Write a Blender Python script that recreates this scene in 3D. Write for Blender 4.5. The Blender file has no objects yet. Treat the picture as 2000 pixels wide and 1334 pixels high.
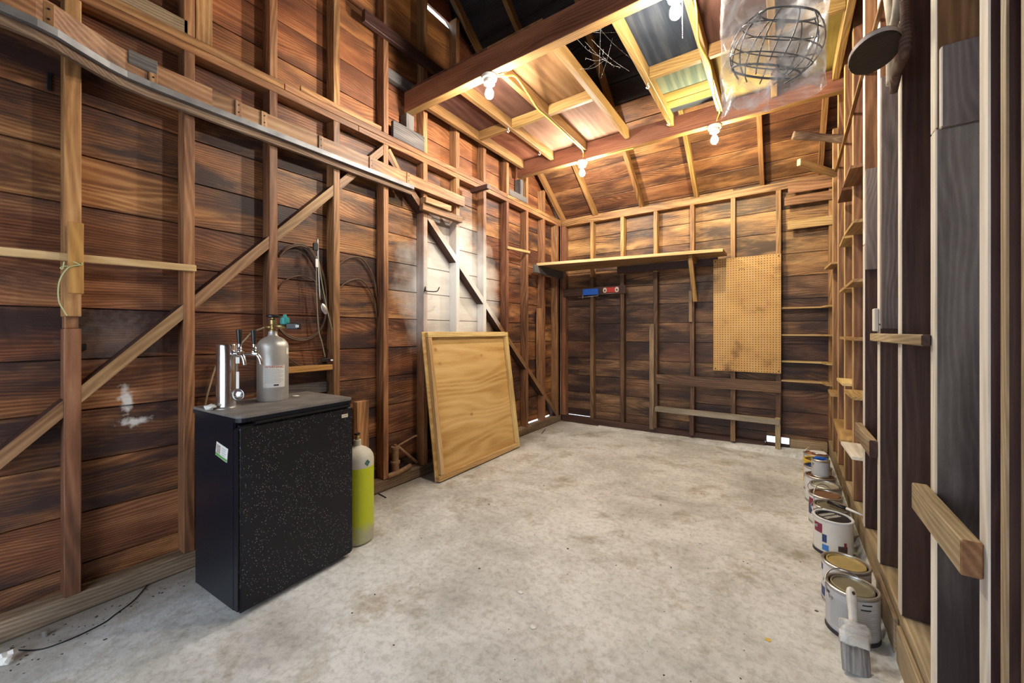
import bpy, bmesh, math, random
from mathutils import Vector, Matrix

random.seed(7)
sc = bpy.context.scene
COL = sc.collection
V = Vector

# ------------------------------------------------------------------ camera
FPX, CXP, HVP, CAMH = 765.0, 1000.0, 648.0, 1.248
TH = math.atan(530.0 / 765.0)
CS, SN = math.cos(TH), math.sin(TH)
cam_d = bpy.data.cameras.new('camera')
cam = bpy.data.objects.new('camera', cam_d)
COL.objects.link(cam)
cam.location = (0, 0, CAMH)
cam.rotation_euler = (math.pi / 2, 0, TH)
cam_d.sensor_width = 36.0
cam_d.lens = 36.0 * FPX / 2000.0
cam_d.shift_y = -(667.0 - HVP) / 2000.0
cam_d.clip_start = 0.02
sc.camera = cam

# ------------------------------------------------------------------ world, exposure
world = bpy.data.worlds.new('overcast_sky')
sc.world = world
world.use_nodes = True
bgn = world.node_tree.nodes['Background']
bgn.inputs[0].default_value = (0.80, 0.90, 1.0, 1)
bgn.inputs[1].default_value = 2.7
BULB = 1050.0
BULB_COL = (1.0, 0.92, 0.80)
BULB_WARM = (1.0, 0.86, 0.52)
sc.view_settings.view_transform = 'Standard'
sc.view_settings.look = 'None'
sc.view_settings.exposure = 0.76
sc.view_settings.gamma = 1.0
sc.view_settings.use_curve_mapping = False
sc.cycles.use_denoising = True
sc.cycles.max_bounces = 10
sc.cycles.diffuse_bounces = 6
sc.cycles.transparent_max_bounces = 16
sc.cycles.sample_clamp_indirect = 6.0

# ------------------------------------------------------------------ pixel -> place
def ray(u, v):
    r = (u - CXP) / FPX
    return V((r * CS - SN, r * SN + CS, (HVP - v) / FPX))
def onX(u, v, X):
    d = ray(u, v); return d * (X / d.x) + V((0, 0, CAMH))
def onY(u, v, Y):
    d = ray(u, v); return d * (Y / d.y) + V((0, 0, CAMH))
def onZ(u, v, Z):
    d = ray(u, v); return d * ((Z - CAMH) / d.z) + V((0, 0, CAMH))

# room numbers (metres)
XL, XR, YB, YF = -2.56, 0.36, 4.91, -1.30      # inner faces of the framing
SD = 0.092                                      # stud depth
XLS, XRS, YBS, YFS = XL - SD, XR + SD, YB + SD, YF - SD
ZP = 2.716                                      # underside of the top plate
PT = 0.088                                      # plate thickness
YRIDGE = 1.82
SLOPE = 0.70
ZEAVE = ZP + PT                                 # roof underside at the framing face
def zroof(y):
    if y >= YRIDGE: return ZEAVE + (YB - y) * SLOPE
    return ZEAVE + (YB - YRIDGE) * SLOPE - (YRIDGE - y) * SLOPE

# ------------------------------------------------------------------ materials
def new_mat(name):
    m = bpy.data.materials.new(name); m.use_nodes = True
    nt = m.node_tree; nt.nodes.clear()
    out = nt.nodes.new('ShaderNodeOutputMaterial')
    return m, nt, out
def N(nt, t, **kw):
    n = nt.nodes.new(t)
    for k, v in kw.items(): setattr(n, k, v)
    return n
def L(nt, a, b): nt.links.new(a, b)
def c4(c): return (c[0], c[1], c[2], 1)

def plain(name, col, rough=0.5, metal=0.0, spec=0.5, noise=0.0, nscale=20.0, bump=0.0):
    m, nt, out = new_mat(name)
    p = N(nt, 'ShaderNodeBsdfPrincipled')
    p.inputs['Base Color'].default_value = c4(col)
    p.inputs['Roughness'].default_value = rough
    p.inputs['Metallic'].default_value = metal
    p.inputs['Specular IOR Level'].default_value = spec
    if noise or bump:
        tc = N(nt, 'ShaderNodeTexCoord')
        nz = N(nt, 'ShaderNodeTexNoise'); nz.inputs['Scale'].default_value = nscale; nz.inputs['Detail'].default_value = 5
        L(nt, tc.outputs['Object'], nz.inputs['Vector'])
        if noise:
            mx = N(nt, 'ShaderNodeMix', data_type='RGBA')
            mx.inputs[6].default_value = c4([max(0, c * (1 - noise)) for c in col])
            mx.inputs[7].default_value = c4([min(1, c * (1 + noise)) for c in col])
            L(nt, nz.outputs['Fac'], mx.inputs[0]); L(nt, mx.outputs[2], p.inputs['Base Color'])
        if bump:
            b = N(nt, 'ShaderNodeBump'); b.inputs['Strength'].default_value = bump; b.inputs['Distance'].default_value = 0.003
            L(nt, nz.outputs['Fac'], b.inputs['Height']); L(nt, b.outputs[0], p.inputs['Normal'])
    L(nt, p.outputs[0], out.inputs[0])
    return m

def math_node(nt, op, a, b=None, clamp=False):
    n = N(nt, 'ShaderNodeMath', operation=op); n.use_clamp = clamp
    for i, x in enumerate((a, b)):
        if x is None: continue
        if isinstance(x, (int, float)): n.inputs[i].default_value = x
        else: L(nt, x, n.inputs[i])
    return n.outputs[0]

def ellipse_mask(nt, pos, cy, cz, ry, rz, nz, edge=0.35, noise_amt=0.7):
    """1 inside an ellipse in the Y-Z plane, 0 outside, with a ragged edge"""
    sep = N(nt, 'ShaderNodeSeparateXYZ'); L(nt, pos, sep.inputs[0])
    dy = math_node(nt, 'DIVIDE', math_node(nt, 'SUBTRACT', sep.outputs[1], cy), ry)
    dz = math_node(nt, 'DIVIDE', math_node(nt, 'SUBTRACT', sep.outputs[2], cz), rz)
    d = math_node(nt, 'ADD', math_node(nt, 'MULTIPLY', dy, dy), math_node(nt, 'MULTIPLY', dz, dz))
    d = math_node(nt, 'SQRT', d)
    d = math_node(nt, 'ADD', d, math_node(nt, 'MULTIPLY', math_node(nt, 'SUBTRACT', nz, 0.5), noise_amt))
    mr = N(nt, 'ShaderNodeMapRange'); mr.inputs['From Min'].default_value = 1.0 + edge; mr.inputs['From Max'].default_value = 1.0 - edge
    L(nt, d, mr.inputs['Value'])
    return mr.outputs[0]

def wood(name, dark, mid, light, stain=0.5, stain_col=(0.030, 0.016, 0.013), rough=0.52, grain=1.0, ring=11.0,
         vary=0.35, spec=0.35, white=(), bump=0.35, warp=5.5, knots=False, dirt=None):
    m, nt, out = new_mat(name)
    p = N(nt, 'ShaderNodeBsdfPrincipled')
    tc = N(nt, 'ShaderNodeTexCoord'); oi = N(nt, 'ShaderNodeObjectInfo')
    off = N(nt, 'ShaderNodeVectorMath', operation='SCALE'); off.inputs[0].default_value = (37.0, 11.3, 23.7)
    L(nt, oi.outputs['Random'], off.inputs['Scale'])
    add = N(nt, 'ShaderNodeVectorMath', operation='ADD')
    L(nt, tc.outputs['Object'], add.inputs[0]); L(nt, off.outputs[0], add.inputs[1])
    vec = add.outputs[0]
    def scaled(s):
        n = N(nt, 'ShaderNodeVectorMath', operation='MULTIPLY'); n.inputs[1].default_value = s
        L(nt, vec, n.inputs[0]); return n.outputs[0]
    def noise(v, scale, detail=4, dist=0.0, rough_=0.55):
        n = N(nt, 'ShaderNodeTexNoise'); n.inputs['Scale'].default_value = scale; n.inputs['Detail'].default_value = detail
        n.inputs['Distortion'].default_value = dist; n.inputs['Roughness'].default_value = rough_
        L(nt, v, n.inputs['Vector']); return n.outputs['Fac']
    g1 = noise(scaled((0.60 * grain, 3.6 * grain, 3.6 * grain)), 2.0, 7, 0.2, 0.60)
    g2 = noise(scaled((3 * grain, 70 * grain, 70 * grain)), 2.0, 3)
    n0 = noise(scaled((0.55 * grain, 2.4 * grain, 2.4 * grain)), 1.5, 1.5, 0.0)
    sp = N(nt, 'ShaderNodeSeparateXYZ'); L(nt, vec, sp.inputs[0])
    cross = math_node(nt, 'ADD', sp.outputs[1], sp.outputs[2])
    ph = math_node(nt, 'ADD', math_node(nt, 'MULTIPLY', n0, warp * ring * 1.8), math_node(nt, 'MULTIPLY', cross, 34.0 * ring))
    fig = math_node(nt, 'ADD', math_node(nt, 'MULTIPLY', math_node(nt, 'SINE', ph), 0.5), 0.5)
    fig = math_node(nt, 'POWER', fig, 1.6)
    f = math_node(nt, 'ADD', math_node(nt, 'MULTIPLY', g1, 0.80),
                  math_node(nt, 'ADD', math_node(nt, 'MULTIPLY', fig, 0.12), math_node(nt, 'MULTIPLY', g2, 0.16)))
    cr = N(nt, 'ShaderNodeValToRGB')
    e = cr.color_ramp.elements
    e[0].position = 0.36; e[0].color = c4(dark)
    e[1].position = 0.76; e[1].color = c4(light)
    k = e.new(0.53); k.color = c4(mid)
    L(nt, f, cr.inputs[0])
    col = cr.outputs[0]
    # brightness from board to board
    wn = N(nt, 'ShaderNodeTexWhiteNoise', noise_dimensions='1D')
    L(nt, math_node(nt, 'MULTIPLY', oi.outputs['Random'], 917.0), wn.inputs['W'])
    hsv = N(nt, 'ShaderNodeHueSaturation')
    L(nt, col, hsv.inputs['Color'])
    L(nt, math_node(nt, 'ADD', math_node(nt, 'MULTIPLY', wn.outputs['Value'], 2 * vary), 1.0 - vary), hsv.inputs['Value'])
    L(nt, math_node(nt, 'ADD', math_node(nt, 'MULTIPLY', wn.outputs['Value'], 0.02), 0.49), hsv.inputs['Hue'])
    col = hsv.outputs[0]
    # weather stains along the grain
    s = noise(scaled((0.8, 3.4, 3.4)), 1.5, 7, 0.3, 0.66)
    mr = N(nt, 'ShaderNodeMapRange'); mr.inputs['From Min'].default_value = 0.42; mr.inputs['From Max'].default_value = 0.60
    L(nt, s, mr.inputs['Value'])
    mx = N(nt, 'ShaderNodeMix', data_type='RGBA')
    L(nt, math_node(nt, 'MULTIPLY', mr.outputs[0], stain, True), mx.inputs[0])
    L(nt, col, mx.inputs[6]); mx.inputs[7].default_value = c4(stain_col)
    col = mx.outputs[2]
    if knots:
        vk = N(nt, 'ShaderNodeTexVoronoi'); vk.inputs['Scale'].default_value = 6.5; L(nt, scaled((0.75, 1.0, 0.0)), vk.inputs['Vector'])
        sk = N(nt, 'ShaderNodeSeparateColor'); L(nt, vk.outputs['Color'], sk.inputs[0])
        mk = N(nt, 'ShaderNodeMapRange'); mk.inputs['From Min'].default_value = 0.16; mk.inputs['From Max'].default_value = 0.04
        L(nt, vk.outputs['Distance'], mk.inputs['Value'])
        kk = math_node(nt, 'MULTIPLY', mk.outputs[0], math_node(nt, 'GREATER_THAN', sk.outputs[0], 0.45))
        mk2 = N(nt, 'ShaderNodeMix', data_type='RGBA'); L(nt, math_node(nt, 'MULTIPLY', kk, 0.75), mk2.inputs[0])
        L(nt, col, mk2.inputs[6]); mk2.inputs[7].default_value = (0.26, 0.12, 0.035, 1); col = mk2.outputs[2]
    if dirt:
        gd = N(nt, 'ShaderNodeNewGeometry'); sd_ = N(nt, 'ShaderNodeSeparateXYZ'); L(nt, gd.outputs['Position'], sd_.inputs[0])
        hz = math_node(nt, 'ADD', sd_.outputs[2], math_node(nt, 'MULTIPLY', math_node(nt, 'SUBTRACT', g1, 0.5), 1.2))
        md = N(nt, 'ShaderNodeMapRange'); md.inputs['From Min'].default_value = dirt[1]; md.inputs['From Max'].default_value = dirt[0]; L(nt, hz, md.inputs['Value'])
        m5 = N(nt, 'ShaderNodeMix', data_type='RGBA'); L(nt, md.outputs[0], m5.inputs[0]); L(nt, col, m5.inputs[6]); m5.inputs[7].default_value = c4(dirt[2]); col = m5.outputs[2]
    if white:
        geo = N(nt, 'ShaderNodeNewGeometry')
        wz = N(nt, 'ShaderNodeTexNoise'); wz.inputs['Scale'].default_value = 5.0; wz.inputs['Detail'].default_value = 6
        L(nt, geo.outputs['Position'], wz.inputs['Vector'])
        wf = N(nt, 'ShaderNodeTexNoise'); wf.inputs['Scale'].default_value = 34.0; wf.inputs['Detail'].default_value = 5
        L(nt, geo.outputs['Position'], wf.inputs['Vector'])
        for (cy, cz, ry, rz, amt, wcol, edge) in white:
            mk = ellipse_mask(nt, geo.outputs['Position'], cy, cz, ry, rz, (wz if ry > 0.2 else wf).outputs['Fac'], edge, 0.7 if ry > 0.2 else 3.2)
            mk = math_node(nt, 'MULTIPLY', mk, amt, True)
            # the white is thin: the darkest grain shows through
            mk = math_node(nt, 'MULTIPLY', mk, math_node(nt, 'ADD', math_node(nt, 'MULTIPLY', g1, 0.9), 0.45), True)
            m2 = N(nt, 'ShaderNodeMix', data_type='RGBA')
            L(nt, mk, m2.inputs[0]); L(nt, col, m2.inputs[6]); m2.inputs[7].default_value = c4(wcol)
            col = m2.outputs[2]
    L(nt, col, p.inputs['Base Color'])
    rr = math_node(nt, 'ADD', math_node(nt, 'MULTIPLY', g1, 0.25), rough - 0.12)
    L(nt, rr, p.inputs['Roughness'])
    p.inputs['Specular IOR Level'].default_value = spec
    if bump:
        b = N(nt, 'ShaderNodeBump'); b.inputs['Strength'].default_value = bump; b.inputs['Distance'].default_value = 0.002
        L(nt, math_node(nt, 'ADD', math_node(nt, 'MULTIPLY', fig, 0.4), g2), b.inputs['Height']); L(nt, b.outputs[0], p.inputs['Normal'])
    L(nt, p.outputs[0], out.inputs[0])
    return m

WHITE_L = ((2.86, 1.62, 0.58, 0.62, 1.0, (0.78, 0.77, 0.75), 0.30),
           (0.50, 0.922, 0.020, 0.050, 0.8, (0.75, 0.75, 0.75), 0.5), (0.53, 0.803, 0.040, 0.018, 0.8, (0.75, 0.75, 0.75), 0.5),  # two small marks: glints of daylight painted into the wood colour
           (0.47, 1.20, 0.11, 0.085, 0.2, (0.45, 0.43, 0.40), 0.9))
M = {}
M['plank_left'] = wood('old_redwood_plank_left', (0.060, 0.022, 0.011), (0.225, 0.086, 0.034), (0.54, 0.275, 0.118), 0.95, (0.036, 0.020, 0.020), white=WHITE_L, vary=0.30)
M['stud_left'] = wood('old_stud_left', (0.120, 0.052, 0.023), (0.33, 0.150, 0.060), (0.56, 0.32, 0.15), 0.55, (0.06, 0.030, 0.020), white=WHITE_L, vary=0.28, ring=6)
M['plank_gable'] = wood('old_redwood_plank_gable', (0.080, 0.028, 0.012), (0.29, 0.098, 0.037), (0.52, 0.235, 0.092), 0.6, (0.05, 0.022, 0.016), vary=0.25)
M['plank_back'] = wood('old_redwood_plank_back', (0.050, 0.024, 0.012), (0.31, 0.150, 0.058), (0.60, 0.37, 0.16), 0.9, (0.034, 0.018, 0.014), vary=0.34)
M['plank_back_low'] = wood('weathered_shaded_plank_back', (0.032, 0.016, 0.012), (0.13, 0.060, 0.032), (0.34, 0.19, 0.10), 0.92, (0.026, 0.014, 0.014), vary=0.30)  # lower boards: weathered wood with the shelf's shade mixed into the colour
M['stud_back'] = wood('stud_back', (0.14, 0.070, 0.026), (0.38, 0.20, 0.075), (0.60, 0.39, 0.17), 0.4, vary=0.25, ring=6)
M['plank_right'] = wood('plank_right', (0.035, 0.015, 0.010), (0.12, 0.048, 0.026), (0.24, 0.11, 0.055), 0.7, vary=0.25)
M['stud_back_low'] = wood('stud_back_dirty_shaded', (0.045, 0.024, 0.015), (0.125, 0.066, 0.036), (0.28, 0.165, 0.085), 0.4, vary=0.25, ring=6)  # lower studs: dirt and the shade below the shelf put into the colour
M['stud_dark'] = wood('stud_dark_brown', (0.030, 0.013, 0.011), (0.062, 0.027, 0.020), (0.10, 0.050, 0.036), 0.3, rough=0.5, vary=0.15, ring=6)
M['stud_brown'] = wood('stud_reddish_brown', (0.10, 0.042, 0.020), (0.24, 0.105, 0.050), (0.40, 0.21, 0.11), 0.3, vary=0.2, ring=6)
M['stud_grey'] = wood('stud_weathered_grey', (0.145, 0.112, 0.098), (0.235, 0.190, 0.168), (0.35, 0.295, 0.265), 0.35, (0.08, 0.065, 0.06), rough=0.75, vary=0.12, ring=8, grain=1.6, dirt=(0.35, 1.45, (0.045, 0.030, 0.028)))
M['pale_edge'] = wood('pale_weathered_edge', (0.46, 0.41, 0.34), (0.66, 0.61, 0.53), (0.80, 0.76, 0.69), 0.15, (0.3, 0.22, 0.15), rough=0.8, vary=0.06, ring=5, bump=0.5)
M['sill'] = wood('sill_weathered', (0.10, 0.060, 0.035), (0.25, 0.165, 0.10), (0.46, 0.37, 0.28), 0.5, rough=0.8, vary=0.15)
M['sill_pale'] = wood('sill_pale_dusty', (0.20, 0.165, 0.12), (0.38, 0.33, 0.26), (0.55, 0.50, 0.42), 0.3, rough=0.85, vary=0.1)
M['sill_right'] = wood('sill_tan', (0.15, 0.105, 0.058), (0.31, 0.225, 0.13), (0.50, 0.40, 0.26), 0.3, rough=0.7, vary=0.15)
M['brace'] = wood('brace_wood', (0.10, 0.050, 0.025), (0.26, 0.14, 0.065), (0.44, 0.27, 0.14), 0.35, white=WHITE_L[:1], vary=0.2, ring=6)
M['track_wood'] = wood('track_wood', (0.16, 0.075, 0.033), (0.38, 0.20, 0.09), (0.60, 0.39, 0.21), 0.45, vary=0.15, ring=6)
M['grey_board'] = wood('grey_offcut', (0.045, 0.040, 0.039), (0.115, 0.102, 0.096), (0.24, 0.215, 0.20), 0.5, (0.05, 0.045, 0.05), vary=0.15, rough=0.8)
M['beam'] = wood('ceiling_beam_wood', (0.15, 0.060, 0.030), (0.32, 0.135, 0.070), (0.46, 0.23, 0.115), 0.15, vary=0.1, ring=9)
M['joist'] = wood('joist_wood', (0.17, 0.088, 0.028), (0.30, 0.168, 0.055), (0.43, 0.262, 0.10), 0.2, vary=0.15, ring=8)
M['rafter'] = wood('rafter_wood', (0.12, 0.055, 0.020), (0.30, 0.15, 0.055), (0.46, 0.26, 0.10), 0.3, vary=0.2, ring=8)
M['roof_low'] = wood('roof_board_brown', (0.060, 0.024, 0.012), (0.24, 0.100, 0.042), (0.46, 0.24, 0.105), 0.8, (0.035, 0.016, 0.015), vary=0.3)
M['roof_high'] = wood('roof_board_unlit_tone', (0.014, 0.013, 0.016), (0.028, 0.025, 0.032), (0.055, 0.050, 0.06), 0.6, (0.01, 0.009, 0.012), vary=0.3, rough=0.45)  # upper boards: lack of light above the platform painted in as bluish black
M['fresh'] = wood('fresh_light_wood', (0.40, 0.24, 0.10), (0.60, 0.41, 0.20), (0.74, 0.56, 0.32), 0.08, vary=0.08, ring=7)
M['orange_block'] = wood('orange_block_wood', (0.27, 0.125, 0.035), (0.46, 0.23, 0.068), (0.60, 0.34, 0.12), 0.1, vary=0.08, ring=7)
M['shelf_wood'] = wood('shelf_wood', (0.26, 0.145, 0.055), (0.44, 0.275, 0.115), (0.62, 0.44, 0.22), 0.2, vary=0.2, ring=7)
M['ply_fir'] = wood('fir_plywood', (0.42, 0.225, 0.068), (0.60, 0.37, 0.145), (0.73, 0.50, 0.235), 0.10, (0.28, 0.14, 0.05), vary=0.03, ring=2.2, grain=0.7, warp=16.0, knots=True)
M['frame_fir'] = wood('fir_frame', (0.42, 0.25, 0.090), (0.62, 0.43, 0.19), (0.74, 0.56, 0.30), 0.22, (0.22, 0.13, 0.05), vary=0.08, ring=6)
M['rough_branch'] = wood('rough_branch_wood', (0.05, 0.028, 0.02), (0.13, 0.075, 0.052), (0.26, 0.17, 0.12), 0.3, rough=0.85, bump=0.8)
M['pale_branch'] = plain('pale_branch_wood', (0.42, 0.36, 0.28), 0.75, noise=0.5, nscale=14, bump=0.4)
M['disc_wood'] = wood('disc_wood', (0.012, 0.007, 0.006), (0.024, 0.015, 0.012), (0.042, 0.027, 0.021), 0.2)
M['disc_rim'] = plain('disc_rim_pale', (0.42, 0.36, 0.32), 0.7, noise=0.3)
PANEL = {'brown': ((0.07, 0.032, 0.022), (0.13, 0.062, 0.042), (0.22, 0.115, 0.075)),
         'red': ((0.16, 0.062, 0.036), (0.28, 0.115, 0.062), (0.42, 0.20, 0.11)),
         'pink': ((0.20, 0.095, 0.062), (0.29, 0.15, 0.10), (0.40, 0.24, 0.17)),
         'tan': ((0.13, 0.062, 0.024), (0.26, 0.14, 0.060), (0.40, 0.245, 0.12)),
         'slate': ((0.026, 0.032, 0.045), (0.055, 0.064, 0.082), (0.13, 0.137, 0.14)),
         'teal': ((0.06, 0.10, 0.095), (0.14, 0.19, 0.165), (0.30, 0.33, 0.25)),
         'olive': ((0.16, 0.115, 0.030), (0.28, 0.205, 0.065), (0.40, 0.32, 0.13))}
for k_, (a_, b_, c_) in PANEL.items():
    M['panel_' + k_] = wood('plywood_' + k_, a_, b_, c_, 0.2, tuple(x * 0.6 for x in a_), rough=0.8, spec=0.12, vary=0.04, ring=1.6, grain=0.7, warp=14.0, bump=0.05)

M['black_fridge'] = plain('black_enamel', (0.006, 0.008, 0.014), 0.30, spec=0.32)
def fridge_door_mat():
    m, nt, out = new_mat('black_door_with_dust_specks')
    p = N(nt, 'ShaderNodeBsdfPrincipled'); p.inputs['Roughness'].default_value = 0.42; p.inputs['Specular IOR Level'].default_value = 0.3
    tc = N(nt, 'ShaderNodeTexCoord')
    v1 = N(nt, 'ShaderNodeTexVoronoi'); v1.inputs['Scale'].default_value = 130
    L(nt, tc.outputs['Object'], v1.inputs['Vector'])
    spot = math_node(nt, 'LESS_THAN', v1.outputs['Distance'], 0.22)
    n = N(nt, 'ShaderNodeTexNoise'); n.inputs['Scale'].default_value = 6; n.inputs['Detail'].default_value = 4
    L(nt, tc.outputs['Object'], n.inputs['Vector'])
    sep = N(nt, 'ShaderNodeSeparateColor'); L(nt, v1.outputs['Color'], sep.inputs[0])
    k = math_node(nt, 'MULTIPLY', spot, math_node(nt, 'GREATER_THAN', math_node(nt, 'ADD', n.outputs['Fac'], math_node(nt, 'MULTIPLY', sep.outputs[0], 0.5)), 0.86))
    mx = N(nt, 'ShaderNodeMix', data_type='RGBA')
    mx.inputs[6].default_value = (0.008, 0.008, 0.012, 1); mx.inputs[7].default_value = (0.26, 0.26, 0.26, 1)
    L(nt, k, mx.inputs[0]); L(nt, mx.outputs[2], p.inputs['Base Color'])
    L(nt, p.outputs[0], out.inputs[0]); return m
M['fridge_door'] = fridge_door_mat()
M['fridge_top'] = plain('dusty_black_top', (0.16, 0.145, 0.135), 0.6, noise=0.75, nscale=9)
M['chrome'] = plain('polished_steel', (0.62, 0.62, 0.64), 0.20, 1.0)
M['alu'] = plain('brushed_aluminium', (0.60, 0.59, 0.57), 0.42, 0.55, noise=0.22, nscale=22)
M['steel'] = plain('tin_steel', (0.55, 0.54, 0.53), 0.35, 0.9, noise=0.15)
M['galv'] = plain('galvanised_steel', (0.20, 0.20, 0.21), 0.55, 0.6, noise=0.8, nscale=9)
M['rusty'] = plain('rusty_pipe', (0.27, 0.155, 0.085), 0.7, 0.2, noise=0.5, nscale=30, bump=0.4)
M['brass'] = plain('brass', (0.42, 0.32, 0.14), 0.4, 0.9, noise=0.2)
M['black_plastic'] = plain('black_plastic', (0.012, 0.012, 0.013), 0.35)
M['teal_plastic'] = plain('teal_plastic', (0.03, 0.30, 0.30), 0.4)
M['white_plastic'] = plain('white_plastic', (0.80, 0.80, 0.78), 0.4)
M['porcelain'] = plain('white_porcelain', (0.82, 0.81, 0.78), 0.25)
M['paper'] = plain('white_paper', (0.74, 0.73, 0.70), 0.7)
M['ink'] = plain('dark_ink', (0.03, 0.03, 0.035), 0.7)
M['red_ink'] = plain('red_ink', (0.55, 0.12, 0.06), 0.7)
M['green_ink'] = plain('green_ink', (0.10, 0.32, 0.08), 0.6)
M['grey_ink'] = plain('grey_ink', (0.38, 0.38, 0.37), 0.7)
M['skin_ink'] = plain('photo_print', (0.38, 0.33, 0.29), 0.6, noise=0.5, nscale=90)
def worn_tank():
    m, nt, out = new_mat('worn_chartreuse_paint')
    p = N(nt, 'ShaderNodeBsdfPrincipled'); p.inputs['Roughness'].default_value = 0.45
    tc = N(nt, 'ShaderNodeTexCoord'); sep = N(nt, 'ShaderNodeSeparateXYZ'); L(nt, tc.outputs['Object'], sep.inputs[0])
    n = N(nt, 'ShaderNodeTexNoise'); n.inputs['Scale'].default_value = 14; n.inputs['Detail'].default_value = 6
    L(nt, tc.outputs['Object'], n.inputs['Vector'])
    h = math_node(nt, 'ADD', sep.outputs[2], math_node(nt, 'MULTIPLY', math_node(nt, 'SUBTRACT', n.outputs['Fac'], 0.5), 0.20))
    mr = N(nt, 'ShaderNodeMapRange'); mr.inputs['From Min'].default_value = 0.11; mr.inputs['From Max'].default_value = 0.03; L(nt, h, mr.inputs['Value'])
    mx = N(nt, 'ShaderNodeMix', data_type='RGBA'); L(nt, mr.outputs[0], mx.inputs[0])
    mx.inputs[6].default_value = (0.50, 0.56, 0.008, 1); mx.inputs[7].default_value = (0.40, 0.39, 0.30, 1)
    L(nt, mx.outputs[2], p.inputs['Base Color']); L(nt, p.outputs[0], out.inputs[0]); return m
M['yellow_tank'] = worn_tank()
M['tank_shoulder'] = plain('worn_white_paint', (0.58, 0.56, 0.48), 0.55, noise=0.3, nscale=16)
M['green_label'] = plain('dark_green_label', (0.03, 0.14, 0.12), 0.5)
M['hose_brown'] = plain('brown_hose', (0.085, 0.045, 0.022), 0.5)
M['hose_tan'] = plain('clear_tan_hose', (0.36, 0.25, 0.14), 0.4)
M['cord'] = plain('braided_cord', (0.24, 0.20, 0.13), 0.8, noise=0.6, nscale=120)
M['yellow_cable'] = plain('yellow_cable', (0.72, 0.58, 0.12), 0.4)
M['green_wire'] = plain('pale_green_wire', (0.44, 0.49, 0.26), 0.5)
M['black_iron'] = plain('black_iron', (0.02, 0.02, 0.022), 0.5, 0.6)
M['blue'] = plain('blue_plastic', (0.010, 0.10, 0.50), 0.4)
M['red'] = plain('red_plastic', (0.48, 0.035, 0.025), 0.45)
M['cream'] = plain('cream_print', (0.70, 0.60, 0.45), 0.6)
M['grime'] = plain('debris', (0.05, 0.035, 0.028), 0.9)
M['ground'] = plain('pale_gravel', (0.55, 0.55, 0.54), 0.9, noise=0.2)
M['siding'] = plain('outer_siding', (0.10, 0.09, 0.085), 0.9)

def emission_bulb(nm, colr):
    m, nt, out = new_mat(nm)
    e = N(nt, 'ShaderNodeEmission'); e.inputs[0].default_value = c4(colr); e.inputs[1].default_value = BULB
    L(nt, e.outputs[0], out.inputs[0]); return m
M['bulb'] = emission_bulb('lit_bulb', BULB_COL); M['bulb_warm'] = emission_bulb('lit_warm_bulb', BULB_WARM)

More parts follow.
